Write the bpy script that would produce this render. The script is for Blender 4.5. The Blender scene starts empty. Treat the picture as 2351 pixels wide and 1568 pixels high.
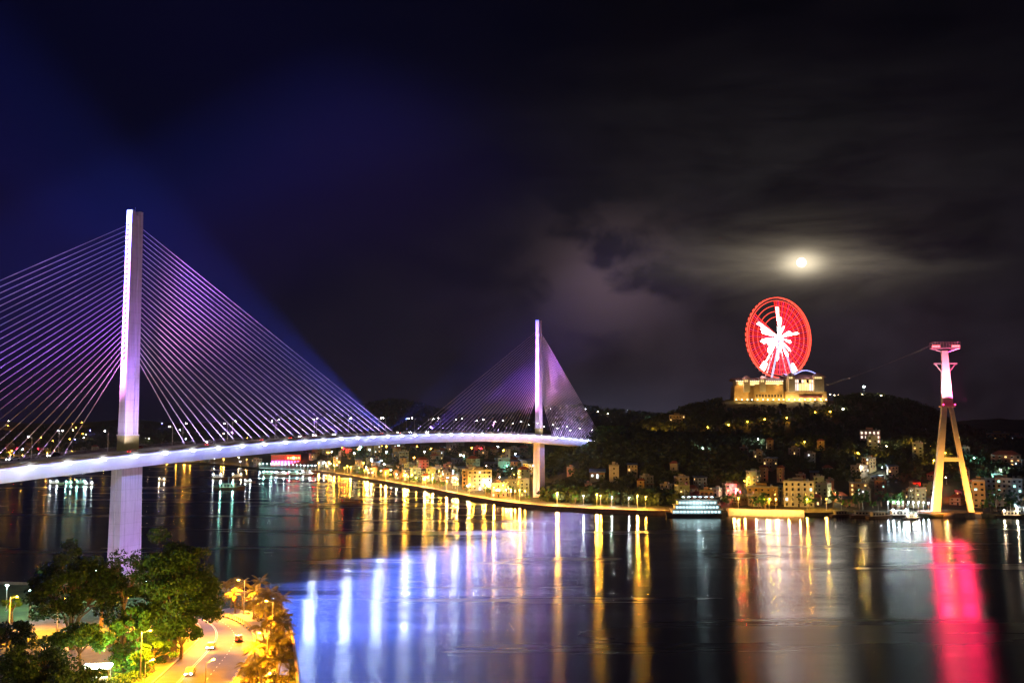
import bpy, bmesh, math, random
import numpy as np
from mathutils import Vector, Matrix
R = math.radians
sc = bpy.context.scene
col = sc.collection
rnd = random.Random(7)

# ------------------------------------------------------------------ camera
PX0, PY0, F = 1175.5, 784.0, 2314.0          # photo measured on a 2351 x 1568 grid
CAMZ, TH = 57.5, R(4.79)
cam_d = bpy.data.cameras.new("camera"); cam = bpy.data.objects.new("camera", cam_d); col.objects.link(cam)
cam_d.sensor_width = 36; cam_d.lens = 36 * F / 2351; cam_d.clip_end = 40000; cam_d.clip_start = 1
cam.location = (0, 0, CAMZ); cam.rotation_euler = (math.pi/2 + TH, 0, 0)
sc.camera = cam
sc.view_settings.view_transform = 'Standard'; sc.view_settings.look = 'None'
sc.view_settings.exposure = 0; sc.view_settings.gamma = 1; sc.view_settings.use_curve_mapping = False
sc.cycles.max_bounces = 5; sc.cycles.diffuse_bounces = 2; sc.cycles.glossy_bounces = 3
sc.cycles.transmission_bounces = 2; sc.cycles.volume_bounces = 0; sc.cycles.transparent_max_bounces = 6
sc.cycles.sample_clamp_direct = 0; sc.cycles.sample_clamp_indirect = 4
sc.cycles.use_denoising = True; sc.cycles.use_adaptive_sampling = False

def ray(px, py):
    u, v = (px-PX0)/F, (PY0-py)/F
    d = Vector((u, math.cos(TH)-v*math.sin(TH), math.sin(TH)+v*math.cos(TH)))
    return d
def on_z(px, py, z=2.0):
    d = ray(px, py); t = (z-CAMZ)/d.z
    return Vector((d.x*t, d.y*t, z))
def at_y(px, py, y):
    d = ray(px, py); t = y/d.y
    return Vector((d.x*t, y, CAMZ+d.z*t))

# ------------------------------------------------------------------ sky, moon light
MOON = ray(1840, 603).normalized()
w = bpy.data.worlds.new("World"); sc.world = w; w.use_nodes = True
nt = w.node_tree; nt.nodes.clear()
class NG:
    def __init__(s, nt): s.nt = nt
    def n(s, t, **k):
        x = s.nt.nodes.new(t)
        for a, b in k.items(): setattr(x, a, b)
        return x
    def lk(s, a, b): s.nt.links.new(a, b)
    def put(s, sock, v):
        if hasattr(v, 'links') or hasattr(v, 'is_output'): s.lk(v, sock)
        else: sock.default_value = v
    def m(s, op, a, b=0.0, c=None, clamp=False):
        x = s.n('ShaderNodeMath', operation=op); x.use_clamp = clamp
        s.put(x.inputs[0], a); s.put(x.inputs[1], b)
        if c is not None: s.put(x.inputs[2], c)
        return x.outputs[0]
    def v(s, op, a, b=None):
        x = s.n('ShaderNodeVectorMath', operation=op); s.put(x.inputs[0], a)
        if b is not None: s.put(x.inputs[1], b)
        return x.outputs['Value' if op in ('LENGTH', 'DOT_PRODUCT') else 'Vector']
    def noise(s, vec, scale, detail=4, rough=.5, dist=0):
        x = s.n('ShaderNodeTexNoise'); s.put(x.inputs['Vector'], vec)
        x.inputs['Scale'].default_value = scale; x.inputs['Detail'].default_value = detail
        x.inputs['Roughness'].default_value = rough; x.inputs['Distortion'].default_value = dist
        return x.outputs[0]
    def rng(s, v, a, b, c=0., d=1.):
        x = s.n('ShaderNodeMapRange'); s.put(x.inputs[0], v)
        x.inputs[1].default_value = a; x.inputs[2].default_value = b
        x.inputs[3].default_value = c; x.inputs[4].default_value = d
        return x.outputs[0]
    def scale(s, colr, f):
        x = s.n('ShaderNodeVectorMath', operation='SCALE'); s.put(x.inputs[0], colr); s.put(x.inputs['Scale'], f)
        return x.outputs[0]
g = NG(nt)
co = g.n('ShaderNodeTexCoord').outputs['Generated']
sep = g.n('ShaderNodeSeparateXYZ'); g.lk(co, sep.inputs[0])
X, Y, Z = sep.outputs
def lobe(px, py, wx, wz):
    """soft patch of lit cloud round one direction of the sky"""
    d = ray(px, py).normalized()
    k = g.v('SUBTRACT', co, tuple(d)); k = g.v('MULTIPLY', k, (1/wx, 1/wx, 1/wz))
    l = g.v('LENGTH', k); l = g.m('MULTIPLY', l, l)
    return g.m('POWER', 2.718, g.m('MULTIPLY', l, -1.0))
cst = g.v('MULTIPLY', co, (1, 1, 4.5))
cl = g.noise(cst, 5.0, 7, .6, .35)                 # streaky high cloud
cl2 = g.noise(g.v('MULTIPLY', co, (1, 1, 1.6)), 9.0, 8, .55, .3)  # lumpy low cloud
streak = g.rng(cl, .30, .72)
lump = g.rng(cl2, .36, .62)
el = g.m('MAXIMUM', Z, 0.0)
low = g.m('POWER', 2.718, g.m('MULTIPLY', el, -7.0))
parts_ = []
left = g.rng(X, .12, -.22)
parts_.append(g.scale((.0003, .0006, .0085), g.m('ADD', .14, g.m('MULTIPLY', left, .9))))           # night blue, stronger to the left
parts_.append(g.scale((.0010, .0008, .0014), g.m('ADD', .3, g.m('MULTIPLY', streak, .5))))
low2 = g.m('MULTIPLY', low, g.rng(X, -.30, .12, .12, 1.0))
parts_.append(g.scale((.0135, .0095, .0135), g.m('MULTIPLY', low2, g.m('ADD', .45, g.m('MULTIPLY', lump, .75)))))
parts_.append(g.scale((.011, .0085, .0125), g.m('MULTIPLY', lobe(1850, 800, .26, .11), g.m('ADD', .45, g.m('MULTIPLY', lump, .6)))))
parts_.append(g.scale((.062, .040, .040), g.m('MULTIPLY', lobe(1400, 640, .062, .050), g.m('ADD', .10, g.rng(cl2, .44, .56)))))
parts_.append(g.scale((.014, .013, .012), g.m('MULTIPLY', lobe(1790, 430, .20, .10), streak)))
parts_.append(g.scale((.22, .18, .12), g.m('MULTIPLY', lobe(1840, 600, .062, .028), g.m('ADD', .12, streak))))
parts_.append(g.scale((.09, .078, .055), g.m('MULTIPLY', lobe(1850, 588, .12, .028), g.m('POWER', streak, 1.4))))
parts_.append(g.scale((1.0, .85, .58), lobe(1840, 604, .017, .010)))
parts_.append(g.scale((.03, .03, .05), g.m('MULTIPLY', lobe(1420, 960, .12, .03), .8)))
sky = g.n('ShaderNodeTexSky', sky_type='NISHITA'); sky.sun_disc = False
sky.sun_elevation = math.asin(MOON.z); sky.sun_rotation = math.atan2(MOON.x, MOON.y)
parts_.append(g.scale(sky.outputs[0], .00002))
acc = parts_[0]
for p_ in parts_[1:]: acc = g.v('ADD', acc, p_)
bg = g.n('ShaderNodeBackground'); g.lk(acc, bg.inputs[0]); bg.inputs[1].default_value = 1.0
wo = g.n('ShaderNodeOutputWorld'); g.lk(bg.outputs[0], wo.inputs[0])

sun_d = bpy.data.lights.new("moonlight", 'SUN'); sun_d.energy = .012; sun_d.angle = R(4); sun_d.color = (1, .9, .75)
sun = bpy.data.objects.new("moonlight", sun_d); col.objects.link(sun)
sun.rotation_euler = (-MOON).to_track_quat('-Z', 'Y').to_euler()

# ------------------------------------------------------------------ helpers
def link(o, parent=None):
    col.objects.link(o)
    if parent is not None: o.parent = parent
    return o
def tag(o, label=None, cat=None, group=None, kind=None):
    if label: o['label'] = label
    if cat: o['category'] = cat
    if group: o['group'] = group
    if kind: o['kind'] = kind
    return o
def empty(name, loc=(0, 0, 0), rz=0.):
    o = bpy.data.objects.new(name, None); o.location = loc; o.rotation_euler = (0, 0, rz)
    o.empty_display_size = .5
    return link(o)
def copy_tree(o, parent=None, **over):
    c = o.copy(); col.objects.link(c)
    if parent is not None: c.parent = parent
    for ch in KIDS.get(o.name, []): KIDS.setdefault(c.name, []).append(copy_tree(ch, c))
    return c
KIDS = {}
class MB:
    def __init__(s): s.v = []; s.f = []; s.mi = []; s.k = 0
    def mat(s, k): s.k = k; return s
    def add(s, vs, fs):
        n = len(s.v); s.v += [tuple(a) for a in vs]
        for f in fs: s.f.append(tuple(n+i for i in f)); s.mi.append(s.k)
        return s
    def box(s, x0, x1, y0, y1, z0, z1):
        return s.add([(x0,y0,z0),(x1,y0,z0),(x1,y1,z0),(x0,y1,z0),(x0,y0,z1),(x1,y0,z1),(x1,y1,z1),(x0,y1,z1)],
                     [(0,3,2,1),(4,5,6,7),(0,1,5,4),(1,2,6,5),(2,3,7,6),(3,0,4,7)])
    def frus(s, pb, pt):
        n = len(pb)
        return s.add(list(pb)+list(pt), [tuple(range(n-1, -1, -1)), tuple(range(n, 2*n))] +
                     [(i, (i+1) % n, n+(i+1) % n, n+i) for i in range(n)])
    def tube(s, p0, p1, r0, r1=None, n=6):
        r1 = r0 if r1 is None else r1
        p0, p1 = Vector(p0), Vector(p1); d = (p1-p0)
        if d.length < 1e-6: return s
        d.normalize(); a = d.orthogonal().normalized(); b = d.cross(a)
        ring = lambda p, r: [p + a*(r*math.cos(2*math.pi*i/n)) + b*(r*math.sin(2*math.pi*i/n)) for i in range(n)]
        return s.frus(ring(p0, r0), ring(p1, r1))
    def ball(s, c, r, sx=1, sy=1, sz=1, nu=5, nv=3):
        vs = [(c[0], c[1], c[2]-r*sz)]
        for j in range(1, nv):
            a = math.pi*j/nv - math.pi/2
            for i in range(nu):
                b = 2*math.pi*i/nu
                vs.append((c[0]+r*sx*math.cos(a)*math.cos(b), c[1]+r*sy*math.cos(a)*math.sin(b), c[2]+r*sz*math.sin(a)))
        vs.append((c[0], c[1], c[2]+r*sz)); fs = []
        for i in range(nu): fs.append((0, 1+(i+1) % nu, 1+i))
        for j in range(nv-2):
            for i in range(nu):
                a = 1+j*nu+i; b = 1+j*nu+(i+1) % nu; fs.append((a, b, b+nu, a+nu))
        t = len(vs)-1; k = 1+(nv-2)*nu
        for i in range(nu): fs.append((t, k+i, k+(i+1) % nu))
        return s.add(vs, fs)
    def build(s, name, mats, parent=None, smooth=False):
        me = bpy.data.meshes.new(name); me.from_pydata(s.v, [], s.f)
        if not isinstance(mats, (list, tuple)): mats = [mats]
        for m_ in mats: me.materials.append(m_)
        if len(mats) > 1: me.polygons.foreach_set('material_index', s.mi)
        if smooth: me.polygons.foreach_set('use_smooth', [True]*len(s.f))
        me.update()
        o = bpy.data.objects.new(name, me); link(o, parent)
        if parent is not None: KIDS.setdefault(parent.name, []).append(o)
        return o

MATS = {}
def mat(name, c, rough=.7, var=.25, scale=.6, metal=0., bump=0., spec=.3):
    if name in MATS: return MATS[name]
    m_ = bpy.data.materials.new(name); m_.use_nodes = True; t = m_.node_tree; q = NG(t)
    b = t.nodes['Principled BSDF']
    b.inputs['Roughness'].default_value = rough; b.inputs['Metallic'].default_value = metal
    b.inputs['Specular IOR Level'].default_value = spec
    tc = q.n('ShaderNodeTexCoord').outputs['Object']
    nz = q.noise(tc, scale, 5, .6)
    mx = q.n('ShaderNodeMix', data_type='RGBA'); q.lk(q.rng(nz, .3, .7), mx.inputs[0])
    mx.inputs[6].default_value = (*[x*(1-var) for x in c], 1); mx.inputs[7].default_value = (*[min(1, x*(1+var)) for x in c], 1)
    q.lk(mx.outputs[2], b.inputs['Base Color'])
    if bump:
        bp = q.n('ShaderNodeBump'); bp.inputs['Strength'].default_value = bump; q.lk(nz, bp.inputs['Height']); q.lk(bp.outputs[0], b.inputs['Normal'])
    MATS[name] = m_
    return m_
LAMPS = {}
def glow(name, c, s, nee=None):
    if name in MATS: return MATS[name]
    if s >= 90: LAMPS[name] = (c, s); s = 50; nee = False      # lamp heads: the light itself comes from a lamp hung in the head
    m_ = bpy.data.materials.new(name); m_.use_nodes = True; t = m_.node_tree
    b = t.nodes['Principled BSDF']; b.inputs['Base Color'].default_value = (.05, .05, .05, 1)
    b.inputs['Emission Color'].default_value = (*c, 1); b.inputs['Emission Strength'].default_value = s
    if nee is False or (nee is None and s < 6): m_.cycles.emission_sampling = 'NONE'
    MATS[name] = m_
    return m_
conc = mat('concrete', (.55, .54, .56), .75, .12, .25, bump=.05)
conc_w = mat('painted_concrete', (.72, .72, .76), .6, .08, .15)
asph = mat('asphalt', (.062, .052, .044), .75, .25, .4)
asph_l = mat('deck_asphalt', (.10, .095, .095), .6, .2, .3)
white = mat('white_paint', (.8, .8, .8), .5, .05)
steel = mat('galvanised_steel', (.35, .36, .38), .4, .1, 2, .6)
darkm = mat('dark_metal', (.04, .04, .045), .4, .2, 2, .5)
cable_m = mat('cable_sheath', (.62, .6, .66), .45, .05)
bark = mat('bark', (.16, .12, .09), .9, .35, 2.5, bump=.4)
leaf_d = mat('leaves_dark', (.026, .078, .012), .6, .5, .35)
leaf_m = mat('leaves_green', (.055, .16, .02), .6, .45, .4)
leaf_t = mat('leaves_bluegreen', (.02, .07, .04), .6, .5, .4)
leaf_p = mat('palm_fronds', (.14, .12, .03), .6, .4, .6)
wood_f = mat('forest_leaves', (.035, .055, .02), .8, .5, .05)
soil = mat('grass_soil', (.05, .075, .02), .95, .5, .15, bump=.3)
pave = mat('paving', (.30, .27, .26), .8, .2, .8)
pave_w = mat('pale_paving', (.36, .34, .36), .8, .15, .3)
stone = mat('stone_wall', (.30, .25, .20), .85, .3, .4, bump=.3)
win_d = mat('dark_glass', (.012, .015, .02), .12, .2, 1, spec=.6)
W_WARM = glow('window_warm', (1, .62, .22), 2.2)
W_WHITE = glow('window_white', (.85, .95, 1), 2.4)
W_TEAL = glow('window_teal', (.45, 1, .85), 2.2)
L_SOD = glow('lamp_sodium', (1, .44, .04), 8000)
L_SODS = glow('lamp_sodium_small', (1, .46, .04), 2600)
L_WHT = glow('lamp_white', (.80, .95, 1), 1400)
L_TEAL = glow('lamp_teal', (.35, 1, .85), 1600)
L_WARM = glow('lamp_warm', (1, .80, .50), 1300)
L_RED = glow('lamp_red', (1, .01, .02), 3000)
L_BLUE = glow('lamp_blue', (.2, .2, 1), 2000)

def jointed(name, c, dark):
    m_ = mat(name, c, .6, .10, .12); t = m_.node_tree; q = NG(t); b = t.nodes['Principled BSDF']
    src = b.inputs['Base Color'].links[0].from_socket
    sp = q.n('ShaderNodeSeparateXYZ'); q.lk(q.n('ShaderNodeNewGeometry').outputs['Position'], sp.inputs[0])
    fr = q.m('FRACT', q.m('DIVIDE', sp.outputs[2], 4.2)); line = q.m('LESS_THAN', fr, .07)
    st = q.noise(q.v('MULTIPLY', q.n('ShaderNodeTexCoord').outputs['Object'], (1.4, 1.4, .06)), 1.0, 4, .6)
    k = q.m('SUBTRACT', q.m('SUBTRACT', 1.0, q.m('MULTIPLY', line, .10)), q.m('MULTIPLY', q.rng(st, .5, .75), dark))
    q.lk(q.scale(src, k), b.inputs['Base Color']); return m_
pyl_m = jointed('pylon_concrete', (.66, .60, .72), .35)
def spot(name, loc, target, power, c, ang, blend=.6, r=.3):
    d = bpy.data.lights.new(name, 'SPOT'); d.energy = power; d.color = c; d.spot_size = R(ang); d.spot_blend = blend; d.shadow_soft_size = r
    o = bpy.data.objects.new(name, d); col.objects.link(o); o.location = loc
    o.rotation_euler = (Vector(target)-Vector(loc)).to_track_quat('-Z', 'Y').to_euler()
    return o
def area(name, loc, target, power, c, sx, sy, up='Y'):
    d = bpy.data.lights.new(name, 'AREA'); d.shape = 'RECTANGLE'; d.size = sx; d.size_y = sy; d.energy = power; d.color = c
    o = bpy.data.objects.new(name, d); col.objects.link(o); o.location = loc
    return o

PL = {}
def bulb(parent, loc, m_, r):
    """the light source of a lamp head"""
    c, s = LAMPS[m_.name]; k = (m_.name, r)
    if k not in PL:
        d = bpy.data.lights.new('bulb', 'POINT'); d.color = c; d.energy = s*math.pi*r*r*.6*4*math.pi; d.shadow_soft_size = r*.8; PL[k] = d
    o = bpy.data.objects.new('bulb', PL[k]); col.objects.link(o); o.location = loc; o.parent = parent
    if parent is not None: KIDS.setdefault(parent.name, []).append(o)
    return o
def interp(x, tab):
    return float(np.interp(x, [a[0] for a in tab], [a[1] for a in tab]))

# ------------------------------------------------------------------ far terrain
SHORE = [(-3000, 1500), (-600, 1750), (0, 1700), (480, 1520), (600, 1330), (740, 1243), (800, 1140), (860, 1048), (930, 955), (1000, 882),
         (1050, 825), (1100, 780), (1160, 738), (1233, 708), (1350, 680), (1500, 660), (1560, 662), (1650, 664), (1750, 655), (1840, 650),
         (1950, 655), (2050, 645), (2130, 640), (2250, 645), (2351, 640), (2600, 620), (4500, 560)]
def shore(px): return interp(px, SHORE)
def pxof(x, y): return PX0 + F*x/y
def ztab(d, tab): return [(p, at_y(p, q, d).z) for p, q in tab]
RIDGE_B = ztab(1430, [(1100, 1040), (1250, 1015), (1360, 1000), (1440, 986), (1530, 958), (1600, 935), (1660, 918), (1690, 919), (1900, 919), (1980, 915), (2020, 914), (2080, 925), (2140, 945), (2200, 985), (2280, 1010), (2400, 1015), (3200, 1030)])
RIDGE_F = ztab(900, [(1150, 1110), (1230, 1085), (1280, 1050), (1340, 1020), (1390, 992), (1430, 996), (1500, 1006), (1600, 1012), (1750, 1020), (1900, 1025), (2050, 1025), (2130, 1010), (2200, 1005), (2260, 1012), (2351, 1020), (3200, 1020)])
RIDGE_D = ztab(2700, [(-3000, 975), (-200, 975), (0, 968), (150, 975), (300, 962), (420, 975), (600, 965), (760, 960), (830, 938), (900, 926), (970, 934), (1060, 962), (1150, 962), (1230, 944), (1330, 938), (1420, 950), (1500, 958), (1600, 965), (2000, 975), (2300, 962), (3200, 960)])
def _h(a, b):
    n = math.sin(a*12.9898+b*78.233)*43758.5453
    return n-math.floor(n)
def vnoise(x, y):
    i, j = math.floor(x), math.floor(y); u, v = x-i, y-j
    u = u*u*(3-2*u); v = v*v*(3-2*v)
    return (_h(i, j)*(1-u)+_h(i+1, j)*u)*(1-v)+(_h(i, j+1)*(1-u)+_h(i+1, j+1)*u)*v
def gauss(d, c, a, b): return math.exp(-((d-c)/(a if d < c else b))**2)
def height(x, y):
    px = pxof(x, y); off = y-shore(px)
    if off < 0: return -3.
    z = 2.4
    ramp = min(1., max(0., (off-45)/120.)); ramp = ramp*ramp*(3-2*ramp)
    n = vnoise(x/60, y/60)*.6+vnoise(x/22, y/22)*.4
    zb = interp(px, RIDGE_B)*gauss(y, 1430, 235, 260)
    zf = interp(px, RIDGE_F)*gauss(y, 905, 120, 240)
    zd = interp(px, RIDGE_D)*gauss(y, 2700, 520, 900)
    town = (4+9*vnoise(x/150+5, y/150))*min(1, off/400.)
    hh = max(zb, zf, zd, town); nn = 9*(n-.5)*min(1, hh/25.)
    if 1660 < px < 1905 and 1330 < y < 1470: nn = 0; hh = interp(px, RIDGE_B)*max(gauss(y, 1430, 235, 260), min(1, gauss(y, 1400, 90, 140)))
    return z + max(0, hh+nn-2)*ramp
def hit(px, py, y0=600):
    """where the line of sight through a photo point meets the far land"""
    d = ray(px, py); y = y0
    while y < 3600:
        x = d.x/d.y*y; z = CAMZ+d.z/d.y*y
        if height(x, y) >= z and y > shore(px): return Vector((x, y, height(x, y)))
        y += 4
    return Vector((d.x/d.y*2600, 2600, CAMZ+d.z/d.y*2600))

offs = [0, .4, 4, 10, 18, 26, 36, 48, 60, 75, 90, 105, 120, 140, 160, 180, 200, 220, 240, 265, 290, 320, 350, 385, 420, 460, 500, 540, 580, 620, 660, 700, 740, 780, 830,
        880, 940, 1000, 1080, 1160, 1250, 1350, 1450, 1550, 1700, 1850, 2000, 2200, 2500]
pxs = [-2600, -1800, -1200, -800, -500] + [-300+i*12 for i in range(246)] + [2750, 3000, 3400, 4000, 4500]
vs, fs = [], []
for i, px in enumerate(pxs):
    s0 = shore(px)
    for j, o_ in enumerate(offs):
        y = s0+o_; x = (px-PX0)/F*y
        vs.append((x, y, -3. if j == 0 else height(x, y)))
nj = len(offs)
for i in range(len(pxs)-1):
    for j in range(nj-1):
        a = i*nj+j; fs.append((a, a+nj, a+nj+1, a+1))
mb = MB(); mb.add(vs, fs)
terr = mb.build('hills', mat('hill_soil', (.05, .045, .025), .95, .5, .02), smooth=False); tag(terr, kind='structure')

# water
def water_mat():
    m_ = bpy.data.materials.new('sea_water'); m_.use_nodes = True; t = m_.node_tree; q = NG(t)
    t.nodes.clear()
    tc = q.n('ShaderNodeTexCoord').outputs['Object']
    band = q.noise(q.v('MULTIPLY', tc, (.0035, .028, 1)), 1.0, 5, .6, .6)
    rip = q.noise(q.v('MULTIPLY', tc, (.10, .55, 1)), 1.0, 4, .6, .4)
    swell = q.noise(q.v('MULTIPLY', tc, (.02, .10, 1)), 1.0, 3, .5, .5)
    h = q.m('ADD', q.m('MULTIPLY', rip, .05), q.m('MULTIPLY', swell, .30))
    bp = q.n('ShaderNodeBump'); bp.inputs['Strength'].default_value = .16; bp.inputs['Distance'].default_value = 1.0
    q.lk(h, bp.inputs['Height'])
    gl = q.n('ShaderNodeBsdfAnisotropic', distribution='BECKMANN')     # wave slopes run mostly across the wind
    gl.inputs['Color'].default_value = (1, 1, 1, 1); q.lk(q.rng(band, .38, .64, .19, .29), gl.inputs['Roughness'])
    gl.inputs['Anisotropy'].default_value = .44
    tg = q.n('ShaderNodeCombineXYZ'); tg.inputs[0].default_value = 1; q.lk(tg.outputs[0], gl.inputs['Tangent'])
    q.lk(bp.outputs[0], gl.inputs['Normal'])
    df = q.n('ShaderNodeBsdfDiffuse'); df.inputs['Color'].default_value = (.0015, .009, .016, 1)
    fr = q.n('ShaderNodeFresnel'); fr.inputs['IOR'].default_value = 1.36; q.lk(bp.outputs[0], fr.inputs['Normal'])
    mx = q.n('ShaderNodeMixShader'); q.lk(fr.outputs[0], mx.inputs[0]); q.lk(df.outputs[0], mx.inputs[1]); q.lk(gl.outputs[0], mx.inputs[2])
    q.lk(mx.outputs[0], q.n('ShaderNodeOutputMaterial').inputs['Surface'])
    return m_
wat = MB().add([(-3000, -150, 0), (3000, -150, 0), (3000, 4300, 0), (-3000, 4300, 0)], [(0, 1, 2, 3)]).build('water', water_mat())
tag(wat, kind='structure')

# ------------------------------------------------------------------ moon
moon = MB().ball(tuple(Vector((0, 0, CAMZ))+MOON*14000), 62, nu=32, nv=16).build('moon', glow('moonshine', (1, .93, .78), 4, False), smooth=True)
tag(moon, 'bright full moon glowing through thin cloud above the red ferris wheel', 'moon')

# ------------------------------------------------------------------ bridge
P1 = Vector((-146, 385, 0)); AX = Vector((.383, .924, 0)).normalized(); RT = Vector((AX.y, -AX.x, 0)); UP = Vector((0, 0, 1))
def B(s, t, z): return P1+AX*s+RT*t+UP*z
def zd(s): return 53-9.3e-5*(s-240)**2
bridge = empty('cable_stayed_bridge', B(0, 0, 0)); bloc = Vector(bridge.location)
tag(bridge, 'long cable-stayed road bridge lit violet and white, crossing the bay on two tall pylons', 'bridge')
class BB(MB):            # bridge pieces are written in world coordinates, stored relative to the bridge
    def build(s, name, mats, parent=None, smooth=False):
        s.v = [(a-bloc.x, b-bloc.y, c-bloc.z) for a, b, c in s.v]
        return MB.build(s, name, mats, parent, smooth)
SS = [-300+i*12 for i in range(78)]
def sweep(prof, closed=True, ss=SS):
    b = BB(); n = len(prof); vs = []
    for s in ss: vs += [B(s, t, zd(s)+z) for t, z in prof]
    fs = []
    for i in range(len(ss)-1):
        for k in range(n if closed else n-1):
            a = i*n+k; c = i*n+(k+1) % n; fs.append((a, c, c+n, a+n))
    if closed: fs += [tuple(range(n)), tuple(range((len(ss)-1)*n+n-1, (len(ss)-1)*n-1, -1))]
    b.add(vs, fs); return b
deck = sweep([(-12.6, 0), (-12.6, -.7), (-10.4, -1.1), (-7.4, -5.3), (7.4, -5.3), (10.4, -1.1), (12.6, -.7), (12.6, 0)]).build('deck', conc_w, bridge)
sweep([(-11.8, .06), (11.8, .06)], False).build('roadway', asph_l, deck)
for t0 in (-12.5, 12.1): sweep([(t0, .0), (t0, .9), (t0+.4, .9), (t0+.4, .0)]).build('parapet', mat('darkened_concrete', (.20, .18, .17), .85, .3, .4), deck)  # colour darkened so the parapet reads as the unlit line above the girder
for t0 in (-12.3, 12.3):
    rl = BB()
    for zz in (1.15, 1.4):
        for a, c in zip(SS[:-1], SS[1:]): rl.tube(B(a, t0, zd(a)+zz), B(c, t0, zd(c)+zz), .05, n=4)
    for s in range(-300, 620, 4): rl.tube(B(s, t0, zd(s)+.9), B(s, t0, zd(s)+1.42), .05, n=4)
    rl.build('railing', steel, deck)
for t0 in (-1.9, 1.7): sweep([(t0, .06), (t0, .75), (t0+.2, .75), (t0+.2, .06)]).build('crash_barrier', conc, deck)
for t0 in (-11.2, -7, 7, 11.0): sweep([(t0, .085), (t0+.2, .085)], False).build('lane_marking', white, deck)
# floodlights under the deck edge that wash the girder side
FL = glow('floodlight_cold', (.85, .92, 1), 95)
BLUEW = (.24, .30, 1.0)
k = 0; s = -118.
while s < 590:
    z = zd(s)
    fb = BB()
    fb.frus([B(s-.7, 12.7, z-1.1), B(s+.7, 12.7, z-1.1), B(s+.7, 13.3, z-1.0), B(s-.7, 13.3, z-1.0)],
            [B(s-.7, 12.7, z-.5), B(s+.7, 12.7, z-.5), B(s+.7, 13.2, z-.5), B(s-.7, 13.2, z-.5)])
    fb.build('floodlight', FL, deck); bulb(None, B(s, 14.7, z-.6), FL, .35)
    d = bpy.data.lights.new('girder_wash', 'AREA'); d.shape = 'RECTANGLE'; d.size = 14.5; d.size_y = .4; d.energy = 1000; d.color = BLUEW
    o = bpy.data.objects.new('girder_wash', d); col.objects.link(o)
    p = B(s, 13.3, z-1.0); q = B(s, 8.6, z-3.4)
    zax = (p-q).normalized(); xax = (B(s+1, 0, zd(s+1))-B(s, 0, z)).normalized(); yax = zax.cross(xax)
    o.matrix_world = Matrix((( xax.x, yax.x, zax.x, p.x), (xax.y, yax.y, zax.y, p.y), (xax.z, yax.z, zax.z, p.z), (0, 0, 0, 1)))
    o.visible_camera = True
    wp = B(s, 13.8, z-1.6); aim = Vector((wp.x*.5+interp(s, [(-100, 125), (120, 110), (300, 45)]), wp.y*.5, 0))
    fade = interp(s, [(-120, .6), (60, 1), (200, .8), (330, .27), (470, .11), (590, .03)]); vio = interp(s, [(0, 0), (250, .1), (400, 1)])
    spot('added_water_light', wp, aim, 24000*fade, (.04+.33*vio, .15+.06*vio, 1), 96, .7, 5)  # light added to tint the water blue and violet below the bridge
    k += 1
    if k % 2: spot('added_water_light', wp+AX*3, aim, 21000*fade**1.5, (.66, .82, 1), 96, .7, .7)  # white light added for the pale columns on the water
    s += 15.5
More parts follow.
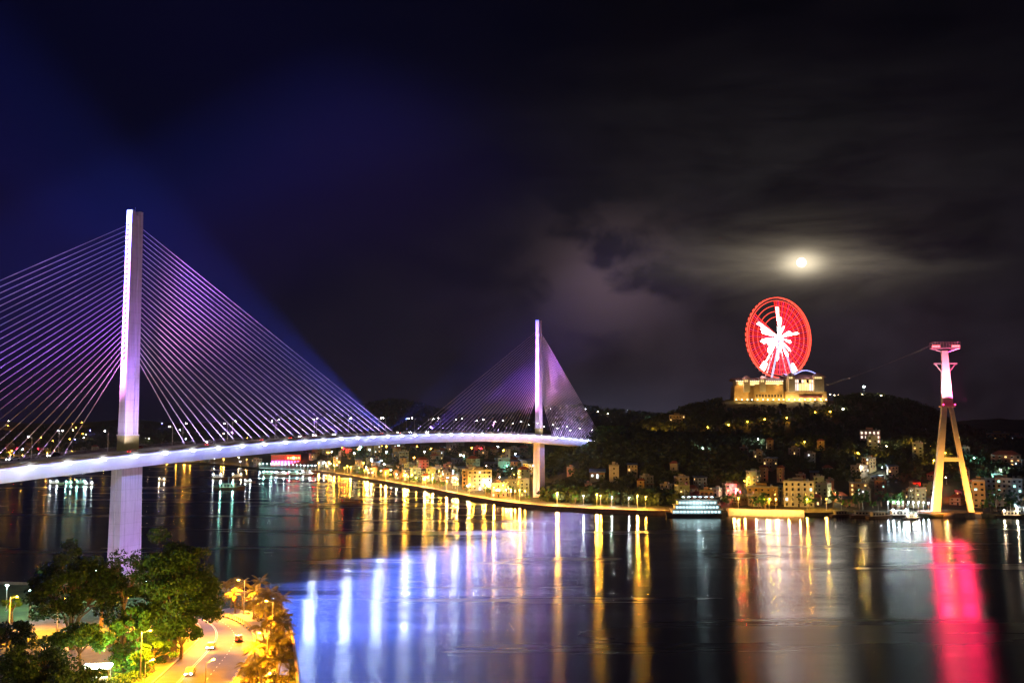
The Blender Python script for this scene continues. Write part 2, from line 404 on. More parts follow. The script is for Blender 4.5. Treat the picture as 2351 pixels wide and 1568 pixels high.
# pylons
def rect(s, wl, wt, z): return [B(s-wl/2, -wt/2, z), B(s+wl/2, -wt/2, z), B(s+wl/2, wt/2, z), B(s-wl/2, wt/2, z)]
def make_pylon(s0, side_len, main_sign, zt, zc):
    zk = zd(s0)
    pb = BB()
    # solid cross section with a shallow groove down both broad faces
    def sec(z, wl, wt, gr):
        a, b_, c = wl/2, wt/2, wl*.2
        pts = [(-a, -b_), (-c, -b_), (-c, -b_+gr), (c, -b_+gr), (c, -b_), (a, -b_), (a, b_), (c, b_), (c, b_-gr), (-c, b_-gr), (-c, b_), (-a, b_)]
        return [B(s0+x, t, z) for x, t in pts]
    zs = [(zk-1, 7.2, 3.4, .5), (zk+6, 7.1, 3.3, .5), (zk+40, 6.7, 2.9, .6), (zt-12, 6.2, 2.6, .7), (zt-1.5, 6.0, 2.6, .8)]
    for a, b_ in zip(zs[:-1], zs[1:]): pb.frus(sec(*a), sec(*b_))
    for sg in (-1, 1):       # the two horns at the top
        pb.frus(rect(s0+sg*2.1, 1.7, 2.6, zt-1.5), rect(s0+sg*2.1, 1.7, 2.6, zt))
    py = pb.build('pylon', pyl_m, bridge)
    cb = BB(); cb.frus(rect(s0, 7.9, 4.1, zk+6.2), rect(s0, 7.9, 4.1, zk+6.7)); cb.build('collar', conc, py)
    bs = BB(); bs.frus(rect(s0, 7.5, 3.7, zk+.07), rect(s0, 7.5, 3.7, zk+6.2)); bs.build('plinth', mat('yellow_plinth', (.42, .38, .14), .7, .15), py)
    at = BB()
    for k in range(5): at.tube(B(s0, 0, zt-1.5+k*.6), B(s0, 0, zt-.9+k*.6), .06)
    at.build('lightning_rod', steel, py)
    n = 28
    for sg in (-1, 1):
        L0, L1 = (32, 206) if sg == main_sign else (31, side_len)
        for i in range(n):
            f = i/(n-1); z1 = 83.5+(zc-83.5)*f; L = L0+(L1-L0)*f
            sw = s0+sg*L
            c = BB(); top = B(s0+sg*3.2, 0, z1); bot = B(sw, 0, zd(sw)+.9)
            c.tube(bot, top, .125, n=5); c.tube(B(sw, 0, zd(sw)), bot+(top-bot).normalized()*2.5, .25, n=5)
            c.build('stay_cable', cable_m, py)
            # socket on the pylon face
            c = BB(); c.tube(top-(top-bot).normalized()*.9, top, .34, n=6); c.build('cable_socket', steel, py) if (sg == -1) else None
    pr = BB()
    def sec2(z, wl, wt, gr):
        a, b_, c = wl/2, wt/2, .5
        pts = [(-a, -b_), (-a, -c), (-a+gr, -c*.6), (-a+gr, c*.6), (-a, c), (-a, b_), (a, b_), (a, -b_)]
        return [B(s0+x, t, z) for x, t in pts][::-1]
    pr.frus(sec2(-3, 11.6, 5.8, .5), sec2(zk-4.75, 10.4, 5.2, .5))
    pi_ = pr.build('pier', pyl_m, bridge)
    pc = BB(); pc.frus(rect(s0, 17, 13, -3), rect(s0, 17, 13, 2.2)); pc.build('pile_cap', conc, pi_)
    # architectural floodlighting of pylon and pier
    V1 = (.42, .20, 1.0); V2 = (.85, .62, 1.0)
    for t, sx in ((11.8, 0), (-11.8, 0)):
        spot('pylon_floodlight', B(s0+sx, t, zk+1.2), B(s0, 0, zk+26), 60000, V1, 40, .8)
    spot('pylon_floodlight', B(s0-7, 10, zk+1.2), B(s0, 0, zk+14), 26000, (.75, .62, 1), 75, .7)
    spot('pylon_floodlight', B(s0-11, 11, zk+1.2), B(s0, 0, zk+58), 150000, V1, 34, .8)
    spot('pylon_floodlight', B(s0-24, 1.0, zk+1.2), B(s0, 0, zk+60), 30000, (.9, .35, .95), 44, .8)
    spot('pylon_floodlight', B(s0+2, 24, 2.6), B(s0, 0, 22), 19000, (.60, .34, 1), 85, .5)
    spot('pylon_floodlight', B(s0-3, 14, zk-5.2), B(s0, 1, 18), 2500, (.62, .40, .9), 70, .6)
    spot('pylon_floodlight', B(s0-22, -5, 2.6), B(s0, 0, 24), 7500, (.8, .42, .9), 85, .5)
    return py
make_pylon(0, 193, 1, 140.3, 134.5)
make_pylon(436, 172, -1, 140.0, 131.5)
# blue and violet beams thrown from the deck along the stays
BEAM = 24.0
def beam(s_from, zoff, s_to, z_to, p, c, ang):
    spot('stay_floodlight', B(s_from, -11, zd(s_from)+zoff), B(s_to, -9, z_to), p*BEAM, c, ang, .9, .4)
BL = (.10, .14, 1.0); VI = (.34, .12, 1.0); MG = (.62, .14, .90)
for s0, m1, m2 in ((0, 212, -199), (436, -212, 178)):
    sp = 436-212 if s0 else 212
    for L in (m1, m2):
        sg = 1 if L > 0 else -1
        kb_ = .15 if (s0 and L < 0) else (1.5 if s0 else 1)
        beam(s0+L+sg*5, 1.5, s0+sg*6, 140, 3600000*kb_*(.6 if L < 0 else 1), BL, 13)
        beam(s0+L*.93, 2, s0+sg*1, 132, 700000*kb_, BL, 18)
        beam(s0+L*.78, 2, s0, 112, 900000, VI, 19)
        beam(s0+L*.6, 2, s0, 100, 170000, MG, 24)
        beam(s0+L*.38, 2, s0, 88, 110000, (.9, .3, .8), 30)

s = -185.
while s < 600:        # light strips added along the median to brighten the lower stays
    if 24 < abs(s) < 206 or 24 < abs(s-436) < 206:
        d = bpy.data.lights.new('added_stay_light', 'AREA'); d.shape = 'RECTANGLE'; d.size = 14; d.size_y = .3; d.energy = 2600; d.color = (.58, .40, 1); d.spread = R(110)
        o = bpy.data.objects.new('added_stay_light', d); col.objects.link(o); o.location = B(s, 1.1, zd(s)+1.0); o.rotation_euler = (math.pi+R(6), 0, math.atan2(AX.y, AX.x))
    s += 15
def copyobj(o):
    c = o.copy(); col.objects.link(c); return c

# ------------------------------------------------------------------ street lamps
def lamp_proto(name, h, arm, headm, polem=steel, double=False, r=.28, s=1.):
    root = empty(name)
    m_ = MB(); m_.tube((0, 0, 0), (0, 0, h), .14*s, .08*s, 6)
    for sg in ((1, -1) if double else (1,)): m_.tube((0, 0, h-.3), (sg*arm, 0, h+.25), .06*s, .05*s, 5)
    m_.box(-.25*s, .25*s, -.25*s, .25*s, 0, .35)
    m_.build('pole', polem, root)
    for sg in ((1, -1) if double else (1,)):
        q = MB().ball((sg*arm, 0, h+.1), r, 1.25, .8, .6, 6, 4); q.build('lamp_head', headm, root); bulb(root, (sg*arm, 0, h+.1-r*.62-r*.85), headm, r)
    return root
USEDL = set()
def lamp_at(proto, loc, rz, label, group):
    if proto.name not in USEDL: USEDL.add(proto.name); o = proto
    else: o = copy_tree(proto)
    o.location = loc; o.rotation_euler = (0, 0, rz)
    tag(o, label, 'street lamp', group)
    return o
ordn = ['first', 'second', 'third', 'fourth', 'fifth', 'sixth', 'seventh', 'eighth', 'ninth', 'tenth', 'eleventh', 'twelfth', 'thirteenth', 'fourteenth', 'fifteenth',
        'sixteenth', 'seventeenth', 'eighteenth', 'nineteenth', 'twentieth', 'twenty-first', 'twenty-second', 'twenty-third', 'twenty-fourth', 'twenty-fifth', 'twenty-sixth', 'twenty-seventh', 'twenty-eighth', 'twenty-ninth', 'thirtieth',
        'thirty-first', 'thirty-second', 'thirty-third', 'thirty-fourth', 'thirty-fifth']
bl = lamp_proto('street_lamp', 9, 1.6, glow('deck_lamp', (1, .86, .74), 380), r=.26)
AXR = math.atan2(AX.y, AX.x)
n = 0
s = -55.
while s < 560:
    for t, side in ((11.6, 'near'), (-11.6, 'far')):
        if abs(s) < 5: continue
        lamp_at(bl, B(s, t, zd(s)+.06), AXR+(math.pi/2 if t > 0 else -math.pi/2),
                '%s lamp from the left along the %s parapet of the bridge deck' % (ordn[n], side), 'lamps along the bridge deck')
    n += 1; s += 33

# ------------------------------------------------------------------ cars
def make_car(name, paint, tail=True):
    r = empty(name)
    b = MB()
    prof = [(-2.2, .35), (2.2, .35), (2.2, .8), (1.3, .95), (.6, 1.45), (-1.3, 1.48), (-2.05, 1.0), (-2.2, .85)]
    b.frus([(x, -.88, z) for x, z in prof], [(x, .88, z) for x, z in prof]); b.build('body', paint, r)
    g_ = MB(); pw = [(1.2, .96), (.55, 1.40), (-1.25, 1.43), (-1.9, 1.0)]
    g_.frus([(x, -.90, z) for x, z in pw], [(x, .90, z) for x, z in pw]); g_.build('windows', win_d, r)
    for sx in (-1.35, 1.35):
        for sy in (-.85, .85):
            MB().tube((sx, sy-.1, .34), (sx, sy+.1, .34), .34, n=12).build('wheel', darkm, r)
    for sy in (-.6, .6):
        MB().box(2.19, 2.28, sy-.2, sy+.2, .6, .8).build('headlight', glow('headlamp', (1, .95, .85), 60, False), r)
        MB().box(-2.26, -2.19, sy-.2, sy+.2, .7, .85).build('tail_light', glow('tail_lamp', (1, .03, .02), 12, False), r)
    return r
cars = [make_car('car', mat('car_white', (.7, .7, .7), .3, .03, spec=.5)), make_car('car', mat('car_silver', (.4, .41, .43), .3, .03, spec=.5)),
        make_car('car', mat('car_dark', (.03, .03, .05), .25, .05, spec=.5)), make_car('car', mat('car_red', (.35, .03, .02), .3, .05, spec=.5))]
cn = ['white', 'silver', 'black', 'red']; used = set()
def put_car(k, loc, rz, label, group, pitch=0):
    o = cars[k] if k not in used else copy_tree(cars[k]); used.add(k)
    o.location = loc; o.rotation_euler = (0, pitch, rz); tag(o, label, 'car', group)
    return o
rc = random.Random(3); idx = 0
for s in range(-70, 560, 21):
    s += rc.uniform(-6, 6)
    t = rc.choice((4.5, 8.8, -4.5, -8.8))
    if abs(t) < 5 and (abs(s) < 8 or abs(s-436) < 8): continue
    k = rc.randrange(4)
    sl = math.atan2(zd(s+1)-zd(s), 1)
    fw = t > 0
    put_car(k, B(s, t, zd(s)+.07), AXR if fw else AXR+math.pi,
            '%s car, %s from the left on the bridge deck, driving %s' % (cn[k], ordn[idx], 'away' if fw else 'towards the viewer'), 'cars on the bridge', -sl if fw else sl)
    idx += 1

# ------------------------------------------------------------------ generic tree
def leafquads(pts, size, rg, flat=.5):
    n = len(pts); P = np.array(pts)
    a = rg.normal(size=(n, 3)); a /= np.linalg.norm(a, axis=1)[:, None]
    b = rg.normal(size=(n, 3)); b -= a*(a*b).sum(1)[:, None]; b /= np.linalg.norm(b, axis=1)[:, None]
    sz = size*rg.uniform(.6, 1.35, (n, 1))
    V = np.empty((n, 4, 3)); V[:, 0] = P-a*sz; V[:, 1] = P+b*sz*flat; V[:, 2] = P+a*sz; V[:, 3] = P-b*sz*flat
    return V.reshape(-1, 3), np.arange(n*4).reshape(-1, 4)
def npmesh(name, V, Q, mats, parent=None):
    me = bpy.data.meshes.new(name); me.vertices.add(len(V)); me.vertices.foreach_set('co', V.ravel())
    me.loops.add(Q.size); me.loops.foreach_set('vertex_index', Q.ravel())
    me.polygons.add(len(Q)); me.polygons.foreach_set('loop_start', np.arange(0, Q.size, 4)); me.polygons.foreach_set('loop_total', np.full(len(Q), 4))
    me.materials.append(mats); me.update(calc_edges=True)
    o = bpy.data.objects.new(name, me); link(o, parent)
    if parent is not None: KIDS.setdefault(parent.name, []).append(o)
    return o
def make_tree(name, H, Wd, trunk_h, nclump, per, leafsize, lm, seed, clump_r=None, sparse=False, flat=.6):
    rg = np.random.default_rng(seed); rr = random.Random(seed)
    root = empty(name); tb = MB()
    ch = H-trunk_h; cz = trunk_h+ch*.45; cr = clump_r or Wd*.13
    cs = []
    for i in range(nclump):
        th = rr.uniform(0, 2*math.pi); ph = math.acos(rr.uniform(-.55, 1)); ra = rr.uniform(.45, 1)**.6
        lump = 1+.18*math.sin(3*th+seed)+.12*math.sin(5*th+2*ph+seed*2)
        cs.append(Vector((math.sin(ph)*math.cos(th)*Wd/2*ra*lump, math.sin(ph)*math.sin(th)*Wd/2*ra*lump, cz+math.cos(ph)*ch*.52*ra*lump)))
    fork = Vector((rr.uniform(-.4, .4), rr.uniform(-.4, .4), trunk_h))
    r0 = H*.022+.08
    tb.tube((0, 0, -.3), fork, r0*1.25, r0*.85, 8)
    mains = []
    for i in range(6):
        a = i*1.05+seed; e = Vector((math.cos(a)*Wd*.2, math.sin(a)*Wd*.2, trunk_h+ch*rr.uniform(.28, .5)))
        m1 = fork.lerp(e, .5)+Vector((0, 0, ch*.06)); tb.tube(fork, m1, r0*.6, r0*.42, 6); tb.tube(m1, e, r0*.42, r0*.26, 6); mains.append(e)
    for c in cs:
        e = min(mains, key=lambda q: (q-c).length); mid = e.lerp(c, .55)+Vector((rr.uniform(-.4, .4), rr.uniform(-.4, .4), rr.uniform(0, .7)))
        tb.tube(e, mid, r0*.2, r0*.11, 4); tb.tube(mid, c, r0*.11, r0*.04, 4)
    tb.build('trunk', bark, root)
    pts = []
    for c in cs:
        k = int(per*rr.uniform(.6, 1.4)); g3 = rg.normal(size=(k, 3))
        g3 /= np.linalg.norm(g3, axis=1)[:, None]; g3 *= rg.uniform(.25, 1, (k, 1))**.6
        pts.append(g3*np.array([cr, cr, cr*.68])*rr.uniform(.7, 1.25)+np.array(c))
    V, Q = leafquads(np.concatenate(pts), leafsize, rg, flat)
    npmesh('crown', V, Q, lm, root)
    return root

# ------------------------------------------------------------------ cable car tower
tw = empty('cable_car_tower', (281, 652, 0), R(-12))
tag(tw, 'tall concrete cable car tower on two splayed legs, pink above and amber below', 'tower')
amb = mat('tower_concrete', (.62, .58, .54), .7, .12, .2)
def sq(cx, cy, wx, wy, z): return [(cx-wx/2, cy-wy/2, z), (cx+wx/2, cy-wy/2, z), (cx+wx/2, cy+wy/2, z), (cx-wx/2, cy+wy/2, z)]
ZL, ZJ = 3.0, 69.5
MB().frus(sq(-9.3, 0, 5.0, 6.2, ZL), sq(-1.9, 0, 3.0, 5.2, ZJ)).build('leg', amb, tw)
MB().frus(sq(12.2, 1.0, 3.3, 3.8, ZL), sq(2.2, 0, 2.3, 4.0, ZJ)).build('leg', amb, tw)
MB().box(-3.8, 5.8, -1.3, 1.3, 34.8, 37.4).build('crossbeam', amb, tw)
MB().frus(sq(0, 0, 6.4, 5.6, ZJ+.9), sq(-.5, 0, 3.6, 3.4, 106)).build('shaft', amb, tw)
MB().box(-4.4, 4.4, -4, 4, ZJ, ZJ+.9).build('ledge', amb, tw)
arm = MB(); arm.box(-7.3, 6.8, -1.2, -.4, 97.2, 98.2).box(-7.3, 6.8, .4, 1.2, 97.2, 98.2)
for sx in (-1, 1):
    for yy in (-.8, .8): arm.tube((sx*6-.3, yy, 97.4), (sx*2-.3, yy, 92), .3, n=5)
arm.build('lower_arm', steel, tw)
pl = MB()
for yy in (-3.2, 0, 3.2): pl.box(-8.8, 8.6, yy-.35, yy+.35, 107.4, 108.2)
for k in range(9): pl.box(-8.6+k*2.1, -8.2+k*2.1, -3.2, 3.2, 107.3, 107.7)
for sx in (-1, 1):
    for yy in (-3, 3): pl.tube((sx*2, 0, 105.4), (sx*8, yy, 107.4), .25, n=5)
pl.build('saddle_platform', steel, tw)
tr = MB()
for yy in (-3.4, 3.4):
    for zz in (109.3, 110.6, 111.6): tr.tube((-8.6, yy, zz), (8.6, yy, zz), .12, n=4)
    for k in range(11): tr.tube((-8.6+k*1.72, yy, 108.2), (-8.6+k*1.72, yy, 111.6), .1, n=4)
tr.build('guard_rail', steel, tw)
for sx in (-1, 1):
    wh = MB()
    for k in range(4): wh.tube((sx*(3+k*1.5), -.3, 109.2), (sx*(3+k*1.5), .3, 109.2), .7, n=10)
    wh.build('sheave_wheels', darkm, tw)
    MB().box(sx*6-2.4, sx*6+2.4, -2.2, -1.9, 108.3, 109.6).build('signal_light', glow('tower_red', (1, .10, .12), 6), tw)
isl = MB(); pp = [(281+math.cos(a)*22, 652+math.sin(a)*15+2) for a in [i*math.pi/9 for i in range(18)]]
isl.frus([(x, y, -3) for x, y in pp], [(281+(x-281)*.92, 652+(y-652)*.92, 3.0) for x, y in pp])
io = isl.build('tower_base', mat('rock_base', (.22, .15, .12), .9, .4, .3, bump=.4)); tag(io, 'dark rocky platform in the water carrying the cable car tower', 'platform')
spot('tower_flood', (262, 628, 4), (273, 652, 17), 210000, (1, .38, .04), 85, .8)
spot('tower_flood', (300, 632, 4), (292, 652, 17), 210000, (1, .40, .05), 85, .8)
spot('tower_flood', (281, 651, 4), (276, 652, 30), 9000, (1, .6, .12), 120, .8)
spot('tower_flood', (270, 640, 72), (281, 652, 92), 220000, (1, .38, .50), 75, .7)
spot('tower_flood', (290, 643, 72), (281, 652, 90), 500000, (1, .05, .22), 75, .7)
spot('tower_flood', (292, 660, 72), (283, 652, 96), 500000, (1, .01, .18), 60, .9)
for k_ in (-3.5, 3.5):
    spot('added_crimson_spot', (281+k_*2, 643.5, 72), (225, 330, 0), 70000, (1, .012, .10), 125, .6, 5)  # crimson spots added for the red reflection on the water
    MB().ball((k_, -6.2, 71.2), .5, nu=6, nv=4).build('added_red_ball', glow('added_red_glow', (1, .03, .15), 12, False), tw)  # glowing ball added to go with the crimson spots

# ------------------------------------------------------------------ ferris wheel
WC = at_y(1788, 775, 1430); whl = empty('ferris_wheel', WC, R(25))
tag(whl, 'huge red and white illuminated ferris wheel standing on the hilltop', 'ferris wheel')
REDL = glow('led_red', (1, .012, .012), 2.0); ORL = glow('led_orange', (1, .07, .04), 2.6); WHL = glow('led_white', (.95, .97, 1), 26, False); MGL = glow('led_magenta', (1, .02, .12), 1.8)
CRM = glow('led_cream', (1, .95, .70), 9, False)
RW = 57.0
def ringmb(r, tr_, yy, n=96):
    b = MB()
    for i in range(n):
        a0, a1 = 2*math.pi*i/n, 2*math.pi*(i+1)/n
        b.tube((r*math.cos(a0), yy, r*math.sin(a0)), (r*math.cos(a1), yy, r*math.sin(a1)), tr_, n=4)
    return b
for yy in (-1.6, 1.6): ringmb(RW, .75, yy).build('rim', ORL, whl)
ringmb(RW-4.2, .5, 0).build('inner_rim', ORL, whl)
for q_, m_ in ((.80, ORL), (.66, ORL), (.52, ORL)): ringmb(RW*q_, .5, 0).build('led_ring', m_, whl)
def white_to(a):
    """how far out the white lights of a spoke reach at this angle (deg)"""
    tabs = [(92, 9, .80), (84, 14, .52), (12, 9, .66), (18, 18, .42), (152, 8, .78), (160, 18, .60), (192, 14, .58), (236, 7, .72), (228, 16, .52), (262, 10, .60), (300, 12, .55), (318, 9, .50), (345, 14, .40), (60, 12, .34), (210, 12, .40), (280, 9, .38)]
    b = .07
    for c, h_, r_ in tabs:
        d = abs((a-c+180) % 360-180)
        if d < h_*.5: b = max(b, r_*(1-.25*d/h_))
    return b
NS = 96
for i in range(NS):
    a = 360*i/NS; ca, sa = math.cos(R(a)), math.sin(R(a)); sp_ = empty('spoke') if 0 else None
    b = MB(); w1 = white_to(a); yy = .9 if i % 2 else -.9
    d0 = 100 < a < 140
    P_ = lambda r: (RW*r*ca, yy*(1-r), RW*r*sa)
    b.mat(1).tube(P_(.03), P_(w1), .45 if w1 > .3 else .3, .62 if w1 > .3 else .3, n=4)
    if a in (0,) or not d0:
        b.mat(0).tube(P_(w1), P_(.92), .42, .66, n=4)
        if 231 < a < 243 or 294 < a < 304: b.mat(1).tube(P_(.76), P_(.97), .8, .9, n=4)
    else: b.mat(2).tube(P_(w1), P_(.97), .12, n=4)
    b.build('spoke', [REDL if i % 3 else MGL, WHL if i % 4 else CRM, darkm], whl)
hb = MB().tube((0, -4, 0), (0, 4, 0), 2.6, n=16); hb.build('hub', glow('led_hub', (.9, 1, .9), 3), whl)
for i in range(48):
    a = 2*math.pi*i/48; x, z = (RW+1.8)*math.cos(a), (RW+1.8)*math.sin(a)
    g_ = MB(); g_.ball((x, 0, z-1.6), 1.5, 1, .9, 1.15, 8, 6); g_.tube((x, 0, z), (x, 0, z-.4), .2)
    g_.build('gondola', mat('gondola_shell', (.35, .2, .2), .4, .1), whl)
gz = height(WC.x, WC.y)-WC.z
for sx in (-1, 1):
    for yy in (-7, 7):
        l = MB(); l.tube((sx*1.0, yy*.55, 0), (sx*21, yy, -62), 1.2, 1.6, n=6)
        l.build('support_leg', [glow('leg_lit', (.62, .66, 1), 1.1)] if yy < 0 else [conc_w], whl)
spot('wheel_flood', WC+Vector((10, -45, -48)), WC+Vector((0, 0, -30)), 120000, (.7, .75, 1), 70)

# ------------------------------------------------------------------ hilltop fortress
FY = 1388.
def fpt(px, py): return at_y(px, py, FY)
fl = fpt(1686, 918); fr = fpt(1897, 918); FZ = fl.z-1.5
fort = empty('hilltop_pavilion', ((fl.x+fr.x)/2, FY, FZ)); tag(fort, 'long floodlit yellow stone pavilion with upswept roofs below the ferris wheel', 'building')
fst = mat('fort_stone', (.46, .31, .14), .85, .3, .12, bump=.2); roofm = mat('roof_tiles', (.30, .20, .22), .7, .3, .5); creamw = mat('cream_wall', (.6, .52, .42), .8, .12, .2)
fx = lambda px: (fpt(px, 900).x-(fl.x+fr.x)/2)
fz = lambda py: fpt(1790, py).z-FZ
def battered(x0, x1, y0, y1, z0, z1, b_): return MB().frus([(x0, y0, z0), (x1, y0, z0), (x1, y1, z0), (x0, y1, z0)], [(x0+b_, y0+b_, z1), (x1-b_, y0+b_, z1), (x1-b_, y1-b_, z1), (x0+b_, y1-b_, z1)])
battered(fx(1684), fx(1722), 0, 26, -6, fz(886), 2.2).build('bastion', fst, fort)
battered(fx(1730), fx(1800), -3, 28, -6, fz(884), 1.6).build('bastion', fst, fort)
battered(fx(1800), fx(1897), -6, 26, -6, fz(899), 1.0).build('podium', fst, fort)
MB().box(fx(1721), fx(1732), 6, 20, -6, fz(888)).build('link_wall', fst, fort)
MB().box(fx(1692), fx(1800), 3, 24, fz(886), fz(873)).build('gallery', creamw, fort)
MB().box(fx(1806), fx(1888), -2, 22, fz(899), fz(868)).build('hall', creamw, fort)
def gable_roof(x0, x1, y0, y1, z, h, up, parent, name='roof', m_=None):
    b = MB(); n = 10; pr = []
    rows = []
    for j in range(7):
        v = j/6; yy = y0+(y1-y0)*v; prof = 1-abs(2*v-1); row = []
        for i in range(n+1):
            u = i/n; e = abs(2*u-1)**4
            row.append((x0+(x1-x0)*u, yy, z+h*(prof**1.4)*(1-.35*abs(2*u-1)**3)+up*e*(1-prof*.6)))
        rows.append(row)
    vs = [p for r_ in rows for p in r_]; fs = [(j*(n+1)+i, j*(n+1)+i+1, (j+1)*(n+1)+i+1, (j+1)*(n+1)+i) for j in range(6) for i in range(n)]
    b.add(vs, fs); vs2 = [(x, y, zz-.6) for x, y, zz in vs]; b.add(vs2, [tuple(reversed(f)) for f in fs])
    return b.build(name, m_ or roofm, parent)
gable_roof(fx(1683), fx(1726), -2, 27, fz(874), 4.5, 1.6, fort)
gable_roof(fx(1728), fx(1804), -2, 27, fz(874), 5, 1.6, fort)
gable_roof(fx(1798), fx(1896), -6, 24, fz(869), 6, 2.0, fort)
# blue lit wave roof
wv = MB(); pts = []
for i in range(25):
    u = i/24; pts.append((fx(1802)+(fx(1882)-fx(1802))*u, fz(866)+5+4.2*math.sin(u*2*math.pi*1.05+3.6)*(1-.3*u)+ (1-u)*1.0))
for (x0, z0), (x1, z1) in zip(pts[:-1], pts[1:]):
    wv.frus([(x0, 2, z0), (x1, 2, z1), (x1, 20, z1+2), (x0, 20, z0+2)], [(x0, 2, z0+.7), (x1, 2, z1+.7), (x1, 20, z1+2.7), (x0, 20, z0+2.7)])
wv.build('wave_roof', mat('wave_roof_shell', (.4, .42, .6), .5, .1), fort)
ws = MB()
for (x0, z0), (x1, z1) in zip(pts[:-1], pts[1:]): ws.tube((x0, 1.8, z0+.8), (x1, 1.8, z1+.8), .4, n=4)
ws.build('led_strip', glow('led_bluestrip', (.35, .4, 1), 3.2), fort)
wr_ = random.Random(5)
def lit(*c): return c[wr_.randrange(len(c))]
for k in range(13):
    x = fx(1811)+k*(fx(1884)-fx(1811))/12.6
    MB().box(x, x+2.6, -2.25, -2.0, fz(897), fz(881)).build('window', lit(W_WARM, glow('window_rose', (1, .78, .68), 1.7), glow('window_rose', (1, .78, .68), 1.7)), fort)
    MB().box(x, x+2.6, -2.25, -2.0, fz(879), fz(872)).build('window', lit(W_WARM, win_d, glow('window_rose', (1, .78, .68), 1.7)), fort)
for k in range(20):
    x = fx(1697)+k*(fx(1796)-fx(1697))/19.5
    MB().box(x, x+3.0, 2.7, 2.98, fz(884), fz(877)).build('window', lit(W_WARM, glow('window_gold', (1, .75, .3), 2.0)), fort)
for k in range(9):
    x = fx(1735)+k*(fx(1795)-fx(1735))/8.6
    MB().box(x, x+1.6, -3.1, -2.2, fz(912), fz(906)).build('window', win_d, fort)
MB().box(fx(1832), fx(1884), -6.6, -5.6, fz(913), fz(908)).build('terrace_sign', mat('dark_red', (.10, .02, .02), .6, .2), fort)
mr = MB()
for k in range(34):
    x = fx(1686)+k*(fx(1800)-fx(1686))/34
    if not (fx(1722) < x < fx(1730)): mr.box(x, x+1.2, -.4 if x < fx(1725) else -3.2, 1, fz(885), fz(885)+1.5)
mr.build('battlement', fst, fort)
for px0, px1, zt_ in ((1705, 1722, 868), (1742, 1758, 868), (1806, 1824, 861), (1864, 1890, 861)):   # small gabled pavilions on the roofs
    x0, x1 = fx(px0), fx(px1); t_ = MB(); t_.box(x0+1, x1-1, -8 if zt_ < 865 else -5, 4, fz(900), fz(zt_+3)).build('turret', creamw, fort); [MB().box(x0+2+k*2.6, x0+3.4+k*2.6, (-8 if zt_ < 865 else -5)-.15, -5+2, fz(zt_+9), fz(zt_+5)).build('window', glow('window_gold', (1, .75, .3), 2.0), fort) for k in range(int((x1-x0-4)/2.6))]
    t_ = MB(); z0 = fz(zt_+3); t_.frus([(x0-1.2, -9.5, z0), (x1+1.2, -9.5, z0), (x1+1.2, 6, z0), (x0-1.2, 6, z0)], [((x0+x1)/2-.8, -2, z0+5), ((x0+x1)/2+.8, -2, z0+5), ((x0+x1)/2+.8, 0, z0+5), ((x0+x1)/2-.8, 0, z0+5)]).build('turret_roof', roofm, fort)
ev = MB()
for k in range(24): ev.box(fx(1690)+k*2.75, fx(1690)+k*2.75+1.3, -1.9, -1.5, fz(875.5), fz(874.2))
ev.build('eaves_lights', glow('eaves_glow', (1, .72, .42), 5), fort)
for k in range(18):
    g0 = MB().ball((fx(1687)+k*(fx(1895)-fx(1687))/17.4, -9-1.5*(k % 3), 1.6), .55, nu=6, nv=4); g0.build('path_light', glow('path_glow', (1, .85, .45), 22, False), fort)
rl_ = MB()
for k in range(40): rl_.tube((fx(1803)+k*1.38, -5.6, fz(899)), (fx(1803)+k*1.38, -5.6, fz(899)+1.3), .1, n=4)
rl_.tube((fx(1803), -5.6, fz(899)+1.3), (fx(1894), -5.6, fz(899)+1.3), .14, n=4); rl_.build('balustrade', creamw, fort)
for k, px in enumerate((1694, 1712, 1740, 1760, 1780, 1795, 1812, 1835, 1858, 1880)):
    p = fpt(px, 918); l_ = bpy.data.lights.new('wall_washer', 'POINT'); l_.energy = 8500 if px > 1800 else 6500; l_.color = (1, .62, .16) if px < 1800 else (1, .72, .32); l_.shadow_soft_size = .5
    o = bpy.data.objects.new('wall_washer', l_); col.objects.link(o); o.location = (p.x, FY-11, FZ+1.5)
for px in (1700, 1750, 1785, 1815, 1850, 1880):
    l_ = bpy.data.lights.new('roof_light', 'POINT'); l_.energy = 3200; l_.color = (1, .6, .45); l_.shadow_soft_size = .5
    o = bpy.data.objects.new('roof_light', l_); col.objects.link(o); p = fpt(px, 862); o.location = (p.x, FY-7, p.z)
    l_ = bpy.data.lights.new('eaves_light', 'POINT'); l_.energy = 2600; l_.color = (1, .55, .18); l_.shadow_soft_size = .5
    o = bpy.data.objects.new('eaves_light', l_); col.objects.link(o); p = fpt(px, 884); o.location = (p.x, FY-4, p.z)

# ------------------------------------------------------------------ cable car ropes and hill station
for k, (dy, dz) in enumerate(((-3.4, 0), (3.4, 0))):
    a = Vector((281-8, 652+dy, 109.9)); e = fpt(1897, 884+k*3)+Vector((0, 30, 0)); b = MB(); pr = a
    for i in range(1, 41):
        u = i/40; p = a.lerp(e, u)-Vector((0, 0, 7*4*u*(1-u)*.35)); b.tube(pr, p, .032, n=4); pr = p
    o = b.build('cable_car_rope', steel); tag(o, ('nearer' if k == 0 else 'farther')+' of the two cable car ropes rising from the tower to the hilltop', 'cable')
st = hit(1984, 908, 1200)
ms = empty('floodlight_mast', st); tag(ms, 'very bright cold floodlight mast on the hilltop right of the pavilion', 'floodlight')
sh_ = at_y(1988, 888, st.y).z-st.z
MB().tube((0, 0, -1), (0, 0, sh_), .5, .3).build('pole', steel, ms); MB().ball((0, -.5, sh_), 2.7, 1.2, .6, .8).build('lamp_head', glow('mast_lamp', (.72, 1, .92), 600), ms); bulb(ms, (0, -3.2, sh_), glow('mast_lamp', (1,1,1), 1), 1.4)

